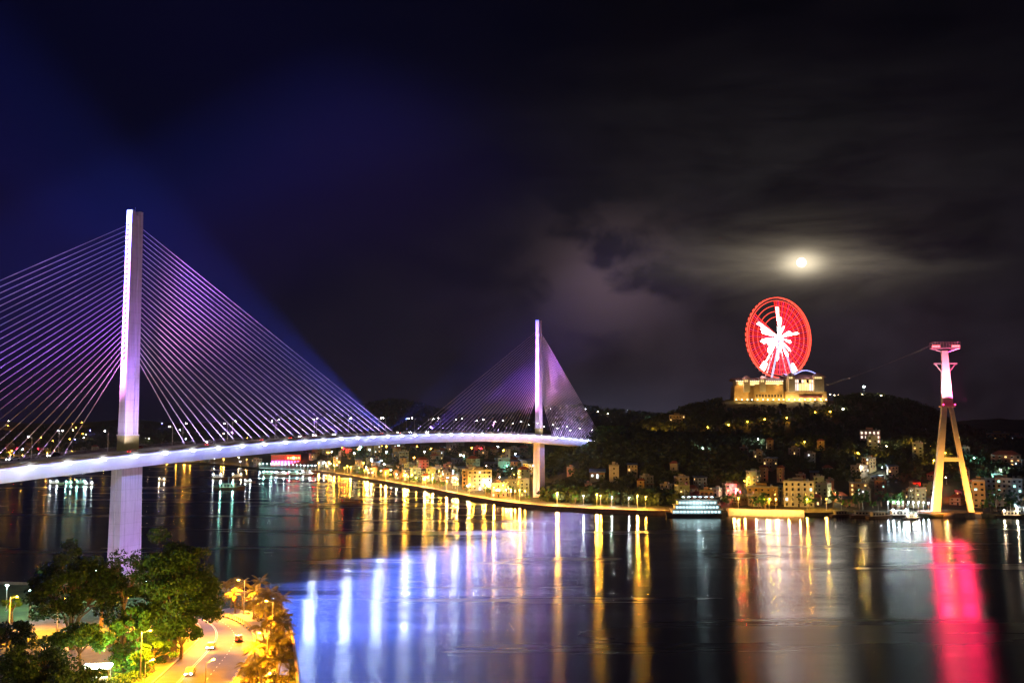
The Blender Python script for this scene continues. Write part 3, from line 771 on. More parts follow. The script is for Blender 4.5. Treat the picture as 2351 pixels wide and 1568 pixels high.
# ------------------------------------------------------------------ houses
WALLS = [('cream', mat('wall_cream', (.34, .30, .24), .85, .15, .3)), ('white', mat('wall_white', (.42, .42, .43), .85, .12, .3)), ('pink', mat('wall_pink', (.36, .22, .19), .85, .15, .3)),
         ('ochre', mat('wall_ochre', (.36, .25, .11), .85, .15, .3)), ('blue-grey', mat('wall_blue', (.2, .24, .28), .85, .15, .3)), ('brown', mat('wall_brown', (.2, .14, .11), .85, .2, .3)), ('mint', mat('wall_green', (.22, .28, .21), .85, .15, .3))]
ROOFS = [('red tiled', mat('roof_red', (.28, .08, .05), .8, .3, .8)), ('grey flat', mat('roof_grey', (.25, .25, .26), .85, .2, .5)), ('blue sheet', mat('roof_blue', (.08, .14, .28), .5, .15, .5))]
sill_m = mat('window_frame', (.6, .6, .58), .6, .1)
def house(wi, ri, wd, dp, fl_, litp, seed, far=False, winw=1.5, bay=3.2, wm=None):
    """wall, roof, doors, window > pane, balcony; far ones are one mesh"""
    r_ = random.Random(seed); fh = 3.3; H = fl_*fh; winw = winw*r_.uniform(.6, 1.25); bay = bay*r_.uniform(.85, 1.25); hw = r_.choice((1.2, 1.5, 1.8)); skip = 0 if seed > 300 else r_.uniform(.05, .35)
    root = None if far else empty('house')
    mats_ = [WALLS[wi][1], ROOFS[ri][1], win_d, W_WARM, W_WHITE, sill_m, W_TEAL]
    M = MB()
    def emit(mb, name, m_, parent, k):
        if far: M.mat(k).add(mb.v, mb.f); return None
        return mb.build(name, m_, parent)
    emit(MB().box(-wd/2, wd/2, -dp/2, dp/2, -4, H), 'wall', mats_[0], root, 0)
    if ri == 1:
        b = MB().box(-wd/2-.15, wd/2+.15, -dp/2-.15, dp/2+.15, H, H+.3)
        b.box(-wd/2-.15, wd/2+.15, -dp/2-.15, -dp/2+.05, H+.3, H+1.1).box(-wd/2-.15, -wd/2+.05, -dp/2, dp/2, H+.3, H+1.1).box(wd/2-.05, wd/2+.15, -dp/2, dp/2, H+.3, H+1.1)
        rf = emit(b, 'roof', mats_[1], root, 1)
        t = emit(MB().box(-wd*.2, wd*.15, -dp*.1, dp*.35, H+.3, H+2.8), 'stair_hut', mats_[0], root, 0)
        t = emit(MB().tube((wd*.3, 0, H+.3), (wd*.3, 0, H+2.2), .7, n=8), 'water_tank', steel, root, 5)
    else:
        h = min(dp, wd)*.32; o_ = .6
        if ri == 2: b = MB().frus([(-wd/2-o_, -dp/2-o_, H), (wd/2+o_, -dp/2-o_, H), (wd/2+o_, dp/2+o_, H), (-wd/2-o_, dp/2+o_, H)], [(-wd/2-o_, -dp/2-o_, H+.25), (wd/2+o_, -dp/2-o_, H+.25), (wd/2+o_, dp/2+o_, H+1.6), (-wd/2-o_, dp/2+o_, H+1.6)])
        else: b = MB().frus([(-wd/2-o_, -dp/2-o_, H), (wd/2+o_, -dp/2-o_, H), (wd/2+o_, dp/2+o_, H), (-wd/2-o_, dp/2+o_, H)], [(-wd*.22, -.1, H+h), (wd*.22, -.1, H+h), (wd*.22, .1, H+h), (-wd*.22, .1, H+h)])
        emit(b, 'roof', mats_[1], root, 1)
    nb = max(1, int((wd-.8)/bay)); st_ = wd/nb
    for f_ in range(fl_):
        for i in range(nb):
            x = -wd/2+st_*(i+.5); z = f_*fh+1.0; on = r_.random() < litp; m_ = (W_WARM if r_.random() < .6 else (W_WHITE if r_.random() < .6 else W_TEAL)) if on else win_d
            if wm and on: m_ = wm
            k = {W_WARM.name: 3, W_WHITE.name: 4, W_TEAL.name: 6}.get(m_.name, 2)
            if f_ == 0 and i == nb//2: z = .1
            hh = hw if z > .5 else 2.4
            if z > .5 and r_.random() < skip: continue
            wf = emit(MB().box(x-winw/2-.12, x+winw/2+.12, -dp/2-.06, -dp/2+.05, z-.12, z+hh+.12), 'door' if z < .5 else 'window', mats_[0], root, 0)
            emit(MB().box(x-winw/2, x+winw/2, -dp/2-.10, -dp/2-.02, z, z+hh), 'pane', m_, wf, k)
        if f_ == 0 and not far and seed % 3 == 0: emit(MB().frus([(-wd/2, -dp/2-1.6, 2.5), (wd/2, -dp/2-1.6, 2.5), (wd/2, -dp/2, 2.9), (-wd/2, -dp/2, 2.9)], [(-wd/2, -dp/2-1.6, 2.6), (wd/2, -dp/2-1.6, 2.6), (wd/2, -dp/2, 3.0), (-wd/2, -dp/2, 3.0)]), 'awning', ROOFS[(seed//3) % 3][1], root, 1)
        if f_ and r_.random() < .5: emit(MB().box(-wd/2+.1, wd/2-.1, -dp/2-1.2, -dp/2, f_*fh-.12, f_*fh+.08).box(-wd/2+.1, wd/2-.1, -dp/2-1.2, -dp/2-1.1, f_*fh+.08, f_*fh+.95), 'balcony', mats_[0], root, 0)
        if f_:
            for sx in (-1, 1):
                for yy in ((-dp*.2, dp*.2) if dp > 9 else (0,)):
                    on = r_.random() < litp*.7; m_ = W_WARM if on else win_d
                    emit(MB().box(min(sx*wd/2-.02*sx, sx*wd/2+.06*sx), max(sx*wd/2-.02*sx, sx*wd/2+.06*sx), yy-.7, yy+.7, f_*fh+1, f_*fh+2.4), 'window', m_, root, 3 if on else 2)
    if far: root = M.build('house', mats_)
    nlit = 'lit' if litp > .3 else ('dark' if litp < .1 else 'dim')
    root['desc'] = '%s %s-storey house, %s roof, %s,' % (WALLS[wi][0], ['', 'one', 'two', 'three', 'four', 'five', 'six', 'seven', 'eight'][fl_], ROOFS[ri][0], nlit)
    return root
protoN, protoF = [], []
pr_ = random.Random(11)
for i in range(22):
    wi = i % 7; ri = [1, 0, 1, 2][i % 4]; fl_ = [3, 2, 4, 1, 5, 3, 2][(i*3) % 7]; lp = [.04, .12, .32, .04][pr_.randrange(4)]
    wd_ = pr_.uniform(5.5, 12); dp_ = pr_.uniform(8, 12)
    protoN.append(house(wi, ri, wd_, dp_, fl_, lp, i)); protoF.append(house(wi, ri, wd_*1.15, dp_, fl_, lp*.8, i+50, True))
usedp = set(); placed = []
def put_house(pool, k, loc, rz, where, group):
    p = pool[k]; o = p if p.name not in usedp else copy_tree(p); usedp.add(p.name)
    lb = p['desc']+' '+where; assert len(lb.split()) <= 16, lb
    o.location = loc; o.rotation_euler = (0, 0, rz); tag(o, lb, 'house', group)
    k_ = .8 if pool is protoN else 1.
    o.scale = (k_, k_, k_); placed.append((loc.x, loc.y)); return o
def free(x, y, d): return all((x-a)**2+(y-b)**2 > d*d for a, b in placed)
blocked = []
def zone(n, pxr, offr, pool, where, group, seed, gap=11, zmax=999, keep=None):
    r_ = random.Random(seed); c = 0; tries = 0
    while c < n and tries < n*60:
        tries += 1
        px = r_.uniform(*pxr); y = shore(px)+r_.uniform(*offr); x = (px-PX0)/F*y; z = height(x, y)
        if z > zmax or not free(x, y, gap) or (keep and not keep(px, y)): continue
        wh = where(px) if callable(where) else where
        put_house(pool, r_.randrange(22), Vector((x, y, z-.2)), math.atan2(-x, y)+r_.choice((0, 0, .5, -.5, .2))+r_.uniform(-.2, .2), wh, group)
        c += 1
def landmark(px, py, wpx, hpx, wi, ri, litp, seed, label, dy=0, rot=None, fl=None, **kw):
    p = hit(px, py) if not dy else Vector((0, 0, 0))
    if dy: y = shore(px)+dy; p = Vector(((px-PX0)/F*y, y, height((px-PX0)/F*y, y)))
    wd = wpx*p.y/F; H = hpx*p.y/F; fl_ = fl or max(1, round(H/3.3))
    o = house(wi, ri, wd, 12, fl_, litp, seed, **kw); o.name = 'building'
    o.location = p-Vector((0, 0, .3)); o.scale = (1, 1, H/(fl_*3.3)); o.rotation_euler = (0, 0, math.atan2(-p.x, p.y) if rot is None else rot)
    tag(o, label, 'building'); placed.append((p.x, p.y)); return o
landmark(1102, 1126, 55, 44, 1, 1, .15, 301, 'four-storey white building behind the quay left of the far pier', dy=88)
landmark(1072, 1126, 20, 42, 5, 1, .2, 302, 'narrow brown building against the left side of the white four-storey building', dy=82)
landmark(1172, 1130, 26, 28, 4, 1, .05, 303, 'plain blue-grey block between the white building and the far pier', dy=95)
landmark(1145, 1145, 34, 30, 2, 1, .5, 304, 'low pink shophouse lit orange beside the quay road left of the far pier', dy=50)
landmark(1828, 1150, 66, 56, 1, 1, .10, 305, 'large pale office block with rows of dark windows above the quay wall', dy=52, winw=1.9)
landmark(1745, 1150, 68, 40, 3, 1, .15, 306, 'wide yellow terraced villa left of the pale office block', dy=62)
landmark(1994, 1076, 44, 38, 2, 1, .6, 307, 'rose coloured building with lit top floor high behind the right hand town', dy=230, wm=glow('window_rose', (1, .78, .68), 1.7))
landmark(1965, 1130, 42, 30, 3, 1, .5, 308, 'orange lit house with lit ground floor in the right hand town', dy=105)
landmark(2014, 1125, 26, 26, 2, 1, .2, 309, 'orange cube house right of the orange lit house', dy=120)
landmark(2290, 1152, 84, 62, 4, 1, .25, 310, 'big grey apartment block with teal lit windows right of the cable car tower', dy=62, wm=glow('window_teal', (.45, 1, .85), 2.2))
landmark(2238, 1152, 26, 60, 3, 1, .05, 311, 'tall plain orange end wall block beside the cable car tower', dy=50)
landmark(2302, 1085, 62, 26, 2, 0, .15, 312, 'pink building with red roof on the slope above the grey apartment block', dy=180)
landmark(2286, 1022, 48, 22, 3, 1, .35, 313, 'long olive lit hotel on the ridge at the far right', dy=262)
landmark(2330, 1026, 30, 20, 2, 1, .15, 314, 'pale pink hotel at the far right end of the ridge', dy=262)
landmark(1370, 1090, 34, 14, 4, 2, .5, 315, 'long low house with blue roof on the dark slope right of the far pier', dy=120, wm=W_WHITE)
landmark(1408, 1098, 22, 32, 1, 1, .3, 316, 'tall white villa with lit windows on the dark slope right of the far pier', dy=118)
landmark(1555, 970, 36, 14, 0, 1, .1, 317, 'lone pale flat-roofed building on the left shoulder of the wheel hill', dy=0)
landmark(1618, 1140, 30, 30, 2, 1, .3, 318, 'pink three-storey house behind the moored cruise boat', dy=60)
# entertainment complex
e0 = hit(655, 1068, 1300)
ec = empty('arcade', e0); ec.rotation_euler = (0, 0, math.atan2(-e0.x, e0.y)); tag(ec, 'violet and red neon-lit entertainment hall on the far shore under the bridge', 'building')
sx_ = e0.y/F
MB().box(-32*sx_, 34*sx_, 0, 30, -3, 22*sx_).build('wall', mat('wall_red', (.4, .1, .06), .8, .15), ec)
MB().box(-33*sx_, 35*sx_, -1, 31, 22*sx_, 23.5*sx_).build('roof', ROOFS[1][1], ec)
for i in range(9):
    x = (-30+i*7)*sx_; m_ = glow('neon_violet', (.35, .1, 1), 9) if i < 6 else glow('neon_pink', (1, .15, .5), 3)
    MB().box(x, x+4.6*sx_, -1.2, -.3, 2*sx_, 9*sx_).build('neon_panel', m_, ec)
for i in range(5):
    x = (4+i*6)*sx_; MB().box(x, x+4.5*sx_, -1.1, -.3, 13*sx_, 18*sx_).build('neon_panel', glow('neon_orange', (1, .03, .01), 40) if i != 2 else glow('neon_gold', (1, .45, .08), 30), ec)
spot('neon_spill', e0+Vector((20, -40, 12)), e0+Vector((10, 0, 16)), 90000, (1, .12, .02), 90)
placed.append((e0.x, e0.y))
zone(52, (720, 1215), (62, 190), protoN, lambda px: 'behind the quay, %s' % ('left of the white building' if px < 1060 else 'near the far pier'), 'houses behind the quay', 1, 13)
zone(100, (600, 1240), (180, 700), protoF, lambda px: 'in the dim town %s' % ('beyond the river bend' if px < 900 else 'climbing behind the far pier'), 'houses of the inner town', 2, 13)
zone(44, (-60, 620), (30, 420), protoF, lambda px: 'on the far shore %s' % ('left of the near pylon' if px < 300 else 'right of the near pylon'), 'houses on the far left shore', 3, 20)
zone(34, (1560, 2130), (46, 120), protoN, lambda px: 'near the water %s' % ('behind the cruise boat' if px < 1700 else 'left of the cable car tower'), 'waterfront houses on the right', 4, 12, 40)
zone(26, (1690, 2351), (110, 215), protoN, lambda px: 'on the slope %s' % ('below the wheel hill' if px < 2100 else 'right of the cable car tower'), 'houses on the right hand slope', 5, 13, 36)
zone(12, (2170, 2400), (44, 110), protoN, 'near the water at the far right', 'waterfront houses at the far right', 6, 12, 40)
zone(7, (1300, 1560), (90, 190), protoN, 'among the dark trees right of the far pier', 'houses among the dark trees', 7, 16, 22)
for p in protoN+protoF:
    if p.name not in usedp:
        for c in list(p.children_recursive): bpy.data.objects.remove(c)
        bpy.data.objects.remove(p)

# ------------------------------------------------------------------ far quay: road, wall, lamps
def strip(name, o0, o1, z, m_, p0, p1, step=12):
    b = MB(); vs = []; n = int((p1-p0)/step)
    for i in range(n+1):
        px = p0+(p1-p0)*i/n; s0 = shore(px)
        for o_ in (o0, o1): y = s0+o_; vs.append(((px-PX0)/F*y, y, z))
    b.add(vs, [(2*i, 2*i+2, 2*i+3, 2*i+1) for i in range(n)]); return b.build(name, m_)
q1 = strip('quay_road', 14, 28, 2.46, asph_l, 600, 1560); tag(q1, kind='structure')
q2 = strip('quay_pavement', 1, 13.5, 2.46, mat('quay_paving', (.42, .38, .33), .8, .15, .5), 600, 1560); tag(q2, kind='structure')
qw = MB()
for i in range(80):
    px0, px1 = 700+i*10.75, 700+(i+1)*10.75
    a = Vector(((px0-PX0)/F*(shore(px0)), shore(px0)-.5, 0)); b_ = Vector(((px1-PX0)/F*(shore(px1)), shore(px1)-.5, 0))
    qw.frus([(a.x, a.y, -2), (b_.x, b_.y, -2), (b_.x, b_.y+1, -2), (a.x, a.y+1, -2)], [(a.x, a.y+.2, 2.8), (b_.x, b_.y+.2, 2.8), (b_.x, b_.y+1, 2.8), (a.x, a.y+1, 2.8)])
qo = qw.build('quay_wall', mat('quay_stone', (.30, .17, .11), .85, .25, .4)); tag(qo, 'long curving reddish stone wall along the edge of the far quay', 'quay wall')
q2w = MB()
for i in range(12):
    px0, px1 = 1668+i*14.3, 1668+(i+1)*14.3
    y0, y1 = shore(px0)-4, shore(px1)-4; a = ((px0-PX0)/F*y0, y0); b_ = ((px1-PX0)/F*y1, y1)
    q2w.frus([(*a, -2), (*b_, -2), (b_[0], b_[1]+8, -2), (a[0], a[1]+8, -2)], [(*a, 4.2), (*b_, 4.2), (b_[0], b_[1]+8, 4.2), (a[0], a[1]+8, 4.2)])
qo2 = q2w.build('embankment', mat('pale_embankment', (.55, .42, .28), .8, .15)); tag(qo2, 'straight pale embankment wall lit gold, right of the cruise boat', 'wall')
for i in range(7):
    px = 1680+i*25; l_ = bpy.data.lights.new('added_embankment_light', 'POINT'); l_.energy = 5200; l_.color = (1, .55, .16); l_.shadow_soft_size = .5  # lights added above the water to turn the embankment gold
    y = shore(px)-9; o = bpy.data.objects.new('added_embankment_light', l_); col.objects.link(o); o.location = ((px-PX0)/F*y, y, 5.2)
sodl = lamp_proto('street_lamp', 9, 1.3, L_SOD, r=.55, s=1.4)
whl_ = lamp_proto('street_lamp', 6, .5, L_WHT, r=.36, s=1.2)
tel_ = lamp_proto('street_lamp', 6, .5, L_TEAL, r=.4, s=1.2)
smal = lamp_proto('street_lamp', 7, .8, L_SODS, r=.5, s=1.2)
def lamp_px(proto, px, off, label, group, cat=None):
    y = shore(px)+off; x = (px-PX0)/F*y
    return lamp_at(proto, Vector((x, y, height(x, y))), -math.pi/2, label, group)
n = 0; px = 735.
while px < 1530:
    lamp_px(sodl, px, 12.5+random.Random(int(px)).uniform(-1, 1), '%s amber street lamp from the left on the water side of the far quay road' % ordn[min(n, 34)], 'amber lamps along the far quay'); n += 1
    y = shore(px); px += 27*F/y*max(.35, abs(math.cos(math.atan2(1, 1)))) if px < 1150 else 27*F/y
n = 0; px = 752.
while px < 1520:
    lamp_px(smal, px, 31, '%s small amber lamp from the left on the town side of the far quay road' % ordn[min(n, 34)], 'small amber lamps behind the quay road'); n += 1
    y = shore(px); px += 32*F/y*.7 if px < 1150 else 30*F/y
for i, px in enumerate((1278, 1338, 1402, 1441)): lamp_px(whl_, px, 34, '%s white garden lamp from the left between the far pier and the cruise boat' % ordn[i], 'white lamps on the quay')
for i, px in enumerate((1690, 1760, 1775, 1846, 1890)): lamp_px(smal, px, 22, '%s amber lamp from the left behind the gold embankment' % ordn[i], 'lamps behind the embankment')
for i in range(9): lamp_px(whl_, 2030+i*11.5, 16, '%s white lamp from the left in the row beside the cable car tower' % ordn[i], 'white waterfront lamps beside the tower')
rs = random.Random(21)
for i in range(16):
    px = 600+i*8.5; lamp_px(tel_ if i % 3 else whl_, px, 8, '%s cold lamp from the left on the jetty below the violet hall' % ordn[i], 'jetty lamps')
for i in range(24):
    px = -20+i*26+rs.uniform(-9, 9)
    lamp_px([smal, sodl, smal, whl_, smal][rs.randrange(5)], px, rs.uniform(12, 80), '%s lamp from the left on the far left shore' % ordn[i], 'lamps on the far left shore')
# shop signs and lamps spread through the town
cl_ = {'amber': L_SODS, 'white': L_WARM, 'cold white': L_WHT, 'teal': L_TEAL, 'red': L_RED, 'blue': L_BLUE}
tl = {}
for kx, m_ in cl_.items(): tl[kx] = lamp_proto('town_lamp', 5, .3, m_, r=.42 if kx != 'red' else .6, s=1.)
for kx in list(tl):
    pass
tf = {kx: lamp_proto('town_lamp', 7, .5, glow(m_.name+'_far', LAMPS[m_.name][0], LAMPS[m_.name][1]*.11), r=.95, s=2) for kx, m_ in cl_.items()}
def town(n, pxr, offr, seed, where, group, wts):
    r_ = random.Random(seed)
    for i in range(n):
        px = r_.uniform(*pxr); off = r_.uniform(*offr); kx = r_.choice(wts); y = shore(px)+off; x = (px-PX0)/F*y
        o = lamp_at((tf if y > 1150 else tl)[kx], Vector((x, y, height(x, y)+r_.uniform(0, 5))), r_.uniform(0, 6), '%s lamp on a pole among the houses %s' % (kx, where), group)
town(34, (740, 1210), (48, 170), 31, 'behind the quay road', 'lamps behind the quay road', ['amber', 'white', 'amber', 'cold white', 'white'])
town(40, (745, 1215), (33, 62), 36, 'beside the quay road', 'lamps beside the quay road', ['amber', 'amber', 'white', 'amber', 'white'])
town(75, (610, 1235), (150, 700), 32, 'of the dim inner town', 'lamps of the inner town', ['amber', 'white', 'cold white', 'cold white', 'teal', 'red', 'white'])
town(60, (-40, 620), (60, 900), 33, 'on the far left hills', 'lamps on the far left hills', ['amber', 'amber', 'amber', 'white', 'cold white', 'blue', 'red', 'white', 'amber'])
town(24, (1560, 2340), (40, 215), 34, 'of the right hand town', 'lamps of the right hand town', ['amber', 'white', 'cold white', 'amber', 'teal', 'red'])
def lamp_hit(kx, px, py, y0, label, group, h=3.):
    p = hit(px, py, y0); lamp_at((tf if p.y > 1050 else tl)[kx], p-Vector((0, 0, 1.5)), 0, label, group)
for i, (px, py) in enumerate(((1540, 1001), (1625, 992), (1672, 986), (1716, 981), (1755, 973), (1806, 970), (1870, 958), (1760, 1012), (1905, 955))):
    lamp_hit('amber', px, py, 1000, '%s road lamp from the left on the slope of the wheel hill' % ordn[i], 'road lamps on the wheel hill')
for i, (px, py) in enumerate(((1935, 950), (1962, 912), (1978, 915), (2022, 918), (1915, 912), (1925, 911), (1905, 910))):
    lamp_hit('white', px, py, 1100, '%s pale lamp right of the pavilion near the hilltop floodlight' % ordn[i], 'pale lamps on the hilltop')
for i in range(13): lamp_hit('cold white', 1248+i*8, 944-3*math.sin(i/12*3.14), 2000, '%s lamp from the left in the arc of lights behind the far pylon' % ordn[i], 'arc of lights on the far hill')
for i, (px, py, kx) in enumerate(((1372, 950, 'white'), (1384, 951, 'white'), (1395, 955, 'white'), (1408, 948, 'cold white'), (1443, 948, 'cold white'), (1445, 956, 'teal'), (1478, 961, 'cold white'), (1488, 965, 'teal'), (1505, 966, 'cold white'), (1545, 962, 'teal'))):
    lamp_hit(kx, px, py, 2000, '%s light from the left on the far ridge between far pylon and wheel hill' % ordn[i], 'lights on the far ridge')
for i in range(14): lamp_hit('amber' if i > 4 else 'white', 2035+i*9, 1034, 800, '%s lamp from the left in the bright line along the hill foot behind the town' % ordn[i], 'line of lamps at the hill foot')
for k_ in range(5):
    l_ = bpy.data.lights.new('grove_light', 'POINT'); l_.energy = 9000; l_.color = (1, .42, .05); l_.shadow_soft_size = .6
    p = hit(1478+k_*13, 996, 850); o = bpy.data.objects.new('grove_light', l_); col.objects.link(o); o.location = p+Vector((0, -16, 9))

for p in list(tl.values())+list(tf.values()):
    if p.name not in USEDL:
        for c in list(p.children_recursive): bpy.data.objects.remove(c)
        bpy.data.objects.remove(p)
# ------------------------------------------------------------------ boats
def cruise(name, L, Wd, decks, col_, seed):
    r = empty(name); n = 12
    h = MB(); top, bot = [], []
    for i in range(n+1):
        u = i/n; w_ = Wd/2*(1-abs(2*u-1)**3.2*.75) ; top.append((L*(u-.5)*1.04, -w_, 2.2+1.2*abs(2*u-1)**3)); bot.append((L*(u-.5), -w_*.8, -.5))
    rt = [(x, -y, z) for x, y, z in reversed(top)]; rb = [(x, -y, z) for x, y, z in reversed(bot)]
    h.frus(bot+rb, top+rt); h.build('hull', mat('hull_dark', (.06, .05, .05), .5, .2), r)
    z = 2.3; x0, x1 = -L*.42, L*.42
    for d in range(decks):
        MB().box(x0, x1, -Wd*.40, Wd*.40, z, z+2.6).build('cabin', white, r)
        MB().box(x0-.8, x1+.8, -Wd*.46, Wd*.46, z+2.6, z+2.8).build('deck', white, r)
        k = int((x1-x0)/2.1)
        for i in range(k):
            x = x0+.5+i*(x1-x0-.6)/k
            MB().box(x, x+1.3, -Wd*.40-.12, -Wd*.40, z+.7, z+2.0).build('window', col_, r)
        rr_ = MB()
        for i in range(k+1): rr_.tube((x0-.7+i*(x1-x0+1.4)/k, -Wd*.45, z+2.8), (x0-.7+i*(x1-x0+1.4)/k, -Wd*.45, z+3.7), .05, n=4)
        rr_.tube((x0-.7, -Wd*.45, z+3.7), (x1+.7, -Wd*.45, z+3.7), .06, n=4); rr_.build('railing', white, r)
        z += 2.85; x0 += L*.05; x1 -= L*.035
    MB().box(x0+L*.06, x1-L*.02, -Wd*.36, Wd*.36, z+2.2, z+2.45).build('awning', white, r)
    MB().tube((x0+L*.08, 0, z), (x0+L*.08, 0, z+7), .14, .08).build('mast', white, r)
    k = max(2, int(L/6))
    for i in range(k): MB().box(x0+(i+.2)*(x1-x0)/k, x0+(i+.6)*(x1-x0)/k, -Wd*.36, -Wd*.36+.2, z+1.9, z+2.15).build('deck_light', glow('boat_light', (.65, .95, 1), 16), r)
    return r
cb1 = cruise('cruise_boat', 37, 10, 3, glow('boat_window', (.62, .95, 1), 2.2), 1)
c_ = on_z(1598, 1187, 0); cb1.location = c_; tag(cb1, 'brightly lit three-deck white cruise boat moored at the far quay', 'boat', None)
l_ = bpy.data.lights.new('boat_flood', 'POINT'); l_.energy = 1100; l_.color = (.6, .95, 1); o = bpy.data.objects.new('boat_flood', l_); col.objects.link(o); o.location = c_+Vector((0, -9, 9))
def small_boat(name, L, lightm, hullm=None):
    r = empty(name); W_ = L*.26; n = 8; top, bot = [], []
    for i in range(n+1):
        u = i/n; w_ = W_/2*(1-max(0, 2*u-1)**2.5); top.append((L*(u-.5), -w_, 1.3+1.0*max(0, 2*u-1)**2)); bot.append((L*(u-.5)*.94, -w_*.7, -.4))
    MB().frus(bot+[(x, -y, z) for x, y, z in reversed(bot)], top+[(x, -y, z) for x, y, z in reversed(top)]).build('hull', hullm or mat('hull_brown', (.12, .07, .04), .6, .3), r)
    MB().box(-L*.32, L*.16, -W_*.36, W_*.36, 1.2, 3.4).build('cabin', mat('boat_cabin', (.35, .30, .24), .6, .15), r)
    MB().box(-L*.36, L*.22, -W_*.45, W_*.45, 3.4, 3.6).build('roof', mat('boat_roof', (.2, .22, .24), .6, .15), r)
    for i in range(4): MB().box(-L*.29+i*L*.11, -L*.23+i*L*.11, -W_*.36-.08, -W_*.36, 1.9, 2.9).build('window', win_d, r)
    MB().tube((-L*.05, 0, 3.6), (-L*.05, 0, 7.5), .1, .06).build('mast', steel, r)
    if lightm:
        for sx in (-.3, .1): MB().ball((L*sx, -W_*.4, 3.95), .34).build('lamp', lightm, r); bulb(r, (L*sx, -W_*.4-.7, 3.9), lightm, .34)
    return r
sb = {'white': small_boat('boat', 16, L_WHT), 'teal': small_boat('boat', 17, L_TEAL), 'dark': small_boat('boat', 15, None), 'warm': small_boat('boat', 16, L_WARM)}
usb = set()
for i, (px, py, kx, rz, sc_, lab) in enumerate((
    (805, 1155, 'dark', .5, 1.1, 'unlit dark fishing boat alone on the golden reflections'),
    (528, 1124, 'teal', .1, 1.6, 'long low boat with teal lamps on the water under the left half of the bridge'),
    (505, 1100, 'white', -.2, 1.4, 'boat with white lamps left of the mast boats under the bridge'),
    (548, 1098, 'warm', .3, 1.3, 'boat with warm lamps at the right end of the cluster under the bridge'),
    (572, 1108, 'white', .1, .8, 'tiny boat with one white lamp right of the cluster under the bridge'),
    (128, 1112, 'white', .1, 1, 'small white lamped boat farthest left on the water'),
    (162, 1112, 'teal', -.2, .8, 'small teal lamped boat, second from the left on the water'),
    (190, 1112, 'teal', .2, 1, 'small teal lamped boat, third from the left on the water'),
    (208, 1114, 'white', .2, .8, 'small white lamped boat nearest the left side of the near pier'),
    (375, 1105, 'warm', 0, .8, 'small warm lamped boat right of the near pier'),
    (1935, 1186, 'dark', .1, 1.1, 'dark boat moored at the right hand shore, left of the others'),
    (1985, 1188, 'dark', -.2, 1.2, 'dark boat moored second from the left at the right hand shore'),
    (2020, 1190, 'dark', .2, 1.2, 'dark boat moored just left of the blue-lit boat'),
    (2070, 1188, 'white', .05, 1.3, 'boat with cold white lamps moored left of the cable car tower'),
    (2096, 1192, 'warm', .05, .8, 'little boat with a warm lamp close to the tower platform'),
    (2325, 1188, 'warm', -.1, 1.2, 'moored boat with warm lamps at the right edge of the picture'),
    (2345, 1178, 'white', .3, 1.2, 'moored boat with white lamps behind the one at the right edge'),
    (2300, 1182, 'dark', .3, 1.0, 'dark boat left of the lamped boats at the right edge'),
    (620, 1092, 'teal', 0, 1.3, 'moored boat with teal lamps left of the violet hall'),
    (648, 1093, 'white', 0, 1.3, 'moored boat with white lamps below the violet hall'),
    (678, 1092, 'teal', 0, 1.3, 'moored boat with teal lamps below the orange neon'),
    (708, 1092, 'white', 0, 1.3, 'moored boat with white lamps at the left end of the quay'))):
    o = sb[kx] if kx not in usb else copy_tree(sb[kx]); usb.add(kx)
    o.location = on_z(px, py, 0); o.rotation_euler = (0, 0, rz); o.scale = (sc_,)*3; tag(o, lab, 'boat', 'boats on the bay')

# ------------------------------------------------------------------ far trees and woods
rg = np.random.default_rng(4)
def wood(name, n, pxr, yr, cond, seed, per=16, s=1.5, m_=None, crown=4.2):
    r_ = random.Random(seed); C = []
    while len(C) < n:
        px = r_.uniform(*pxr); y = r_.uniform(*yr); x = (px-PX0)/F*y
        if y < shore(px)+40: continue
        z = height(x, y)
        if cond(px, y, z) and all((x-a)**2+(y-b)**2 > 55 for a, b in placed[-1:]): C.append((x, y, z, r_.uniform(.7, 1.35)))
    C = np.array(C); g3 = rg.normal(size=(n, per, 3)); g3 /= np.linalg.norm(g3, axis=2)[..., None]; g3 *= rg.uniform(.35, 1, (n, per, 1))
    P = C[:, None, :3]+np.array([0, 0, crown*.9])+g3*np.array([crown*.8, crown*.8, crown])*C[:, None, 3:4]
    V, Q = leafquads(P.reshape(-1, 3), s, rg, .7)
    o = npmesh(name, V, Q, m_ or wood_f); tag(o, kind='stuff'); return o
hp = [(a, b) for a, b in placed]
def clear(px, y): 
    x = (px-PX0)/F*y; return all((x-a)**2+(y-b)**2 > 110 for a, b in hp)
wood('woods', 2600, (1450, 2320), (1190, 1440), lambda px, y, z: z > 22 and not (1655 < px < 1915 and y > 1335), 1)
wood('woods', 4600, (1225, 2420), (720, 960), lambda px, y, z: z > 14 and clear(px, y), 2)
wood('woods', 900, (1245, 1560), (700, 800), lambda px, y, z: clear(px, y), 5)
wood('woods', 1500, (600, 1260), (900, 1900), lambda px, y, z: clear(px, y) and y > shore(px)+150, 3, crown=5)
wood('woods', 900, (-100, 620), (1600, 2400), lambda px, y, z: clear(px, y), 4, crown=6, s=2.2)
wood('woods', 1600, (600, 1600), (2200, 2700), lambda px, y, z: z > 45, 6, crown=7, s=3)
ft = [make_tree('tree', 9, 7.5, 2.5, 16, 26, .55, leaf_d, 41), make_tree('tree', 12, 8.5, 3, 20, 26, .6, leaf_d, 42), make_tree('tree', 7, 6, 2, 12, 26, .5, leaf_m, 43), make_tree('tree', 10, 6, 2.5, 14, 26, .55, leaf_t, 44)]
kinds = ['rounded dark tree', 'tall dark tree', 'small green tree', 'slender bluish tree']; uft = set()
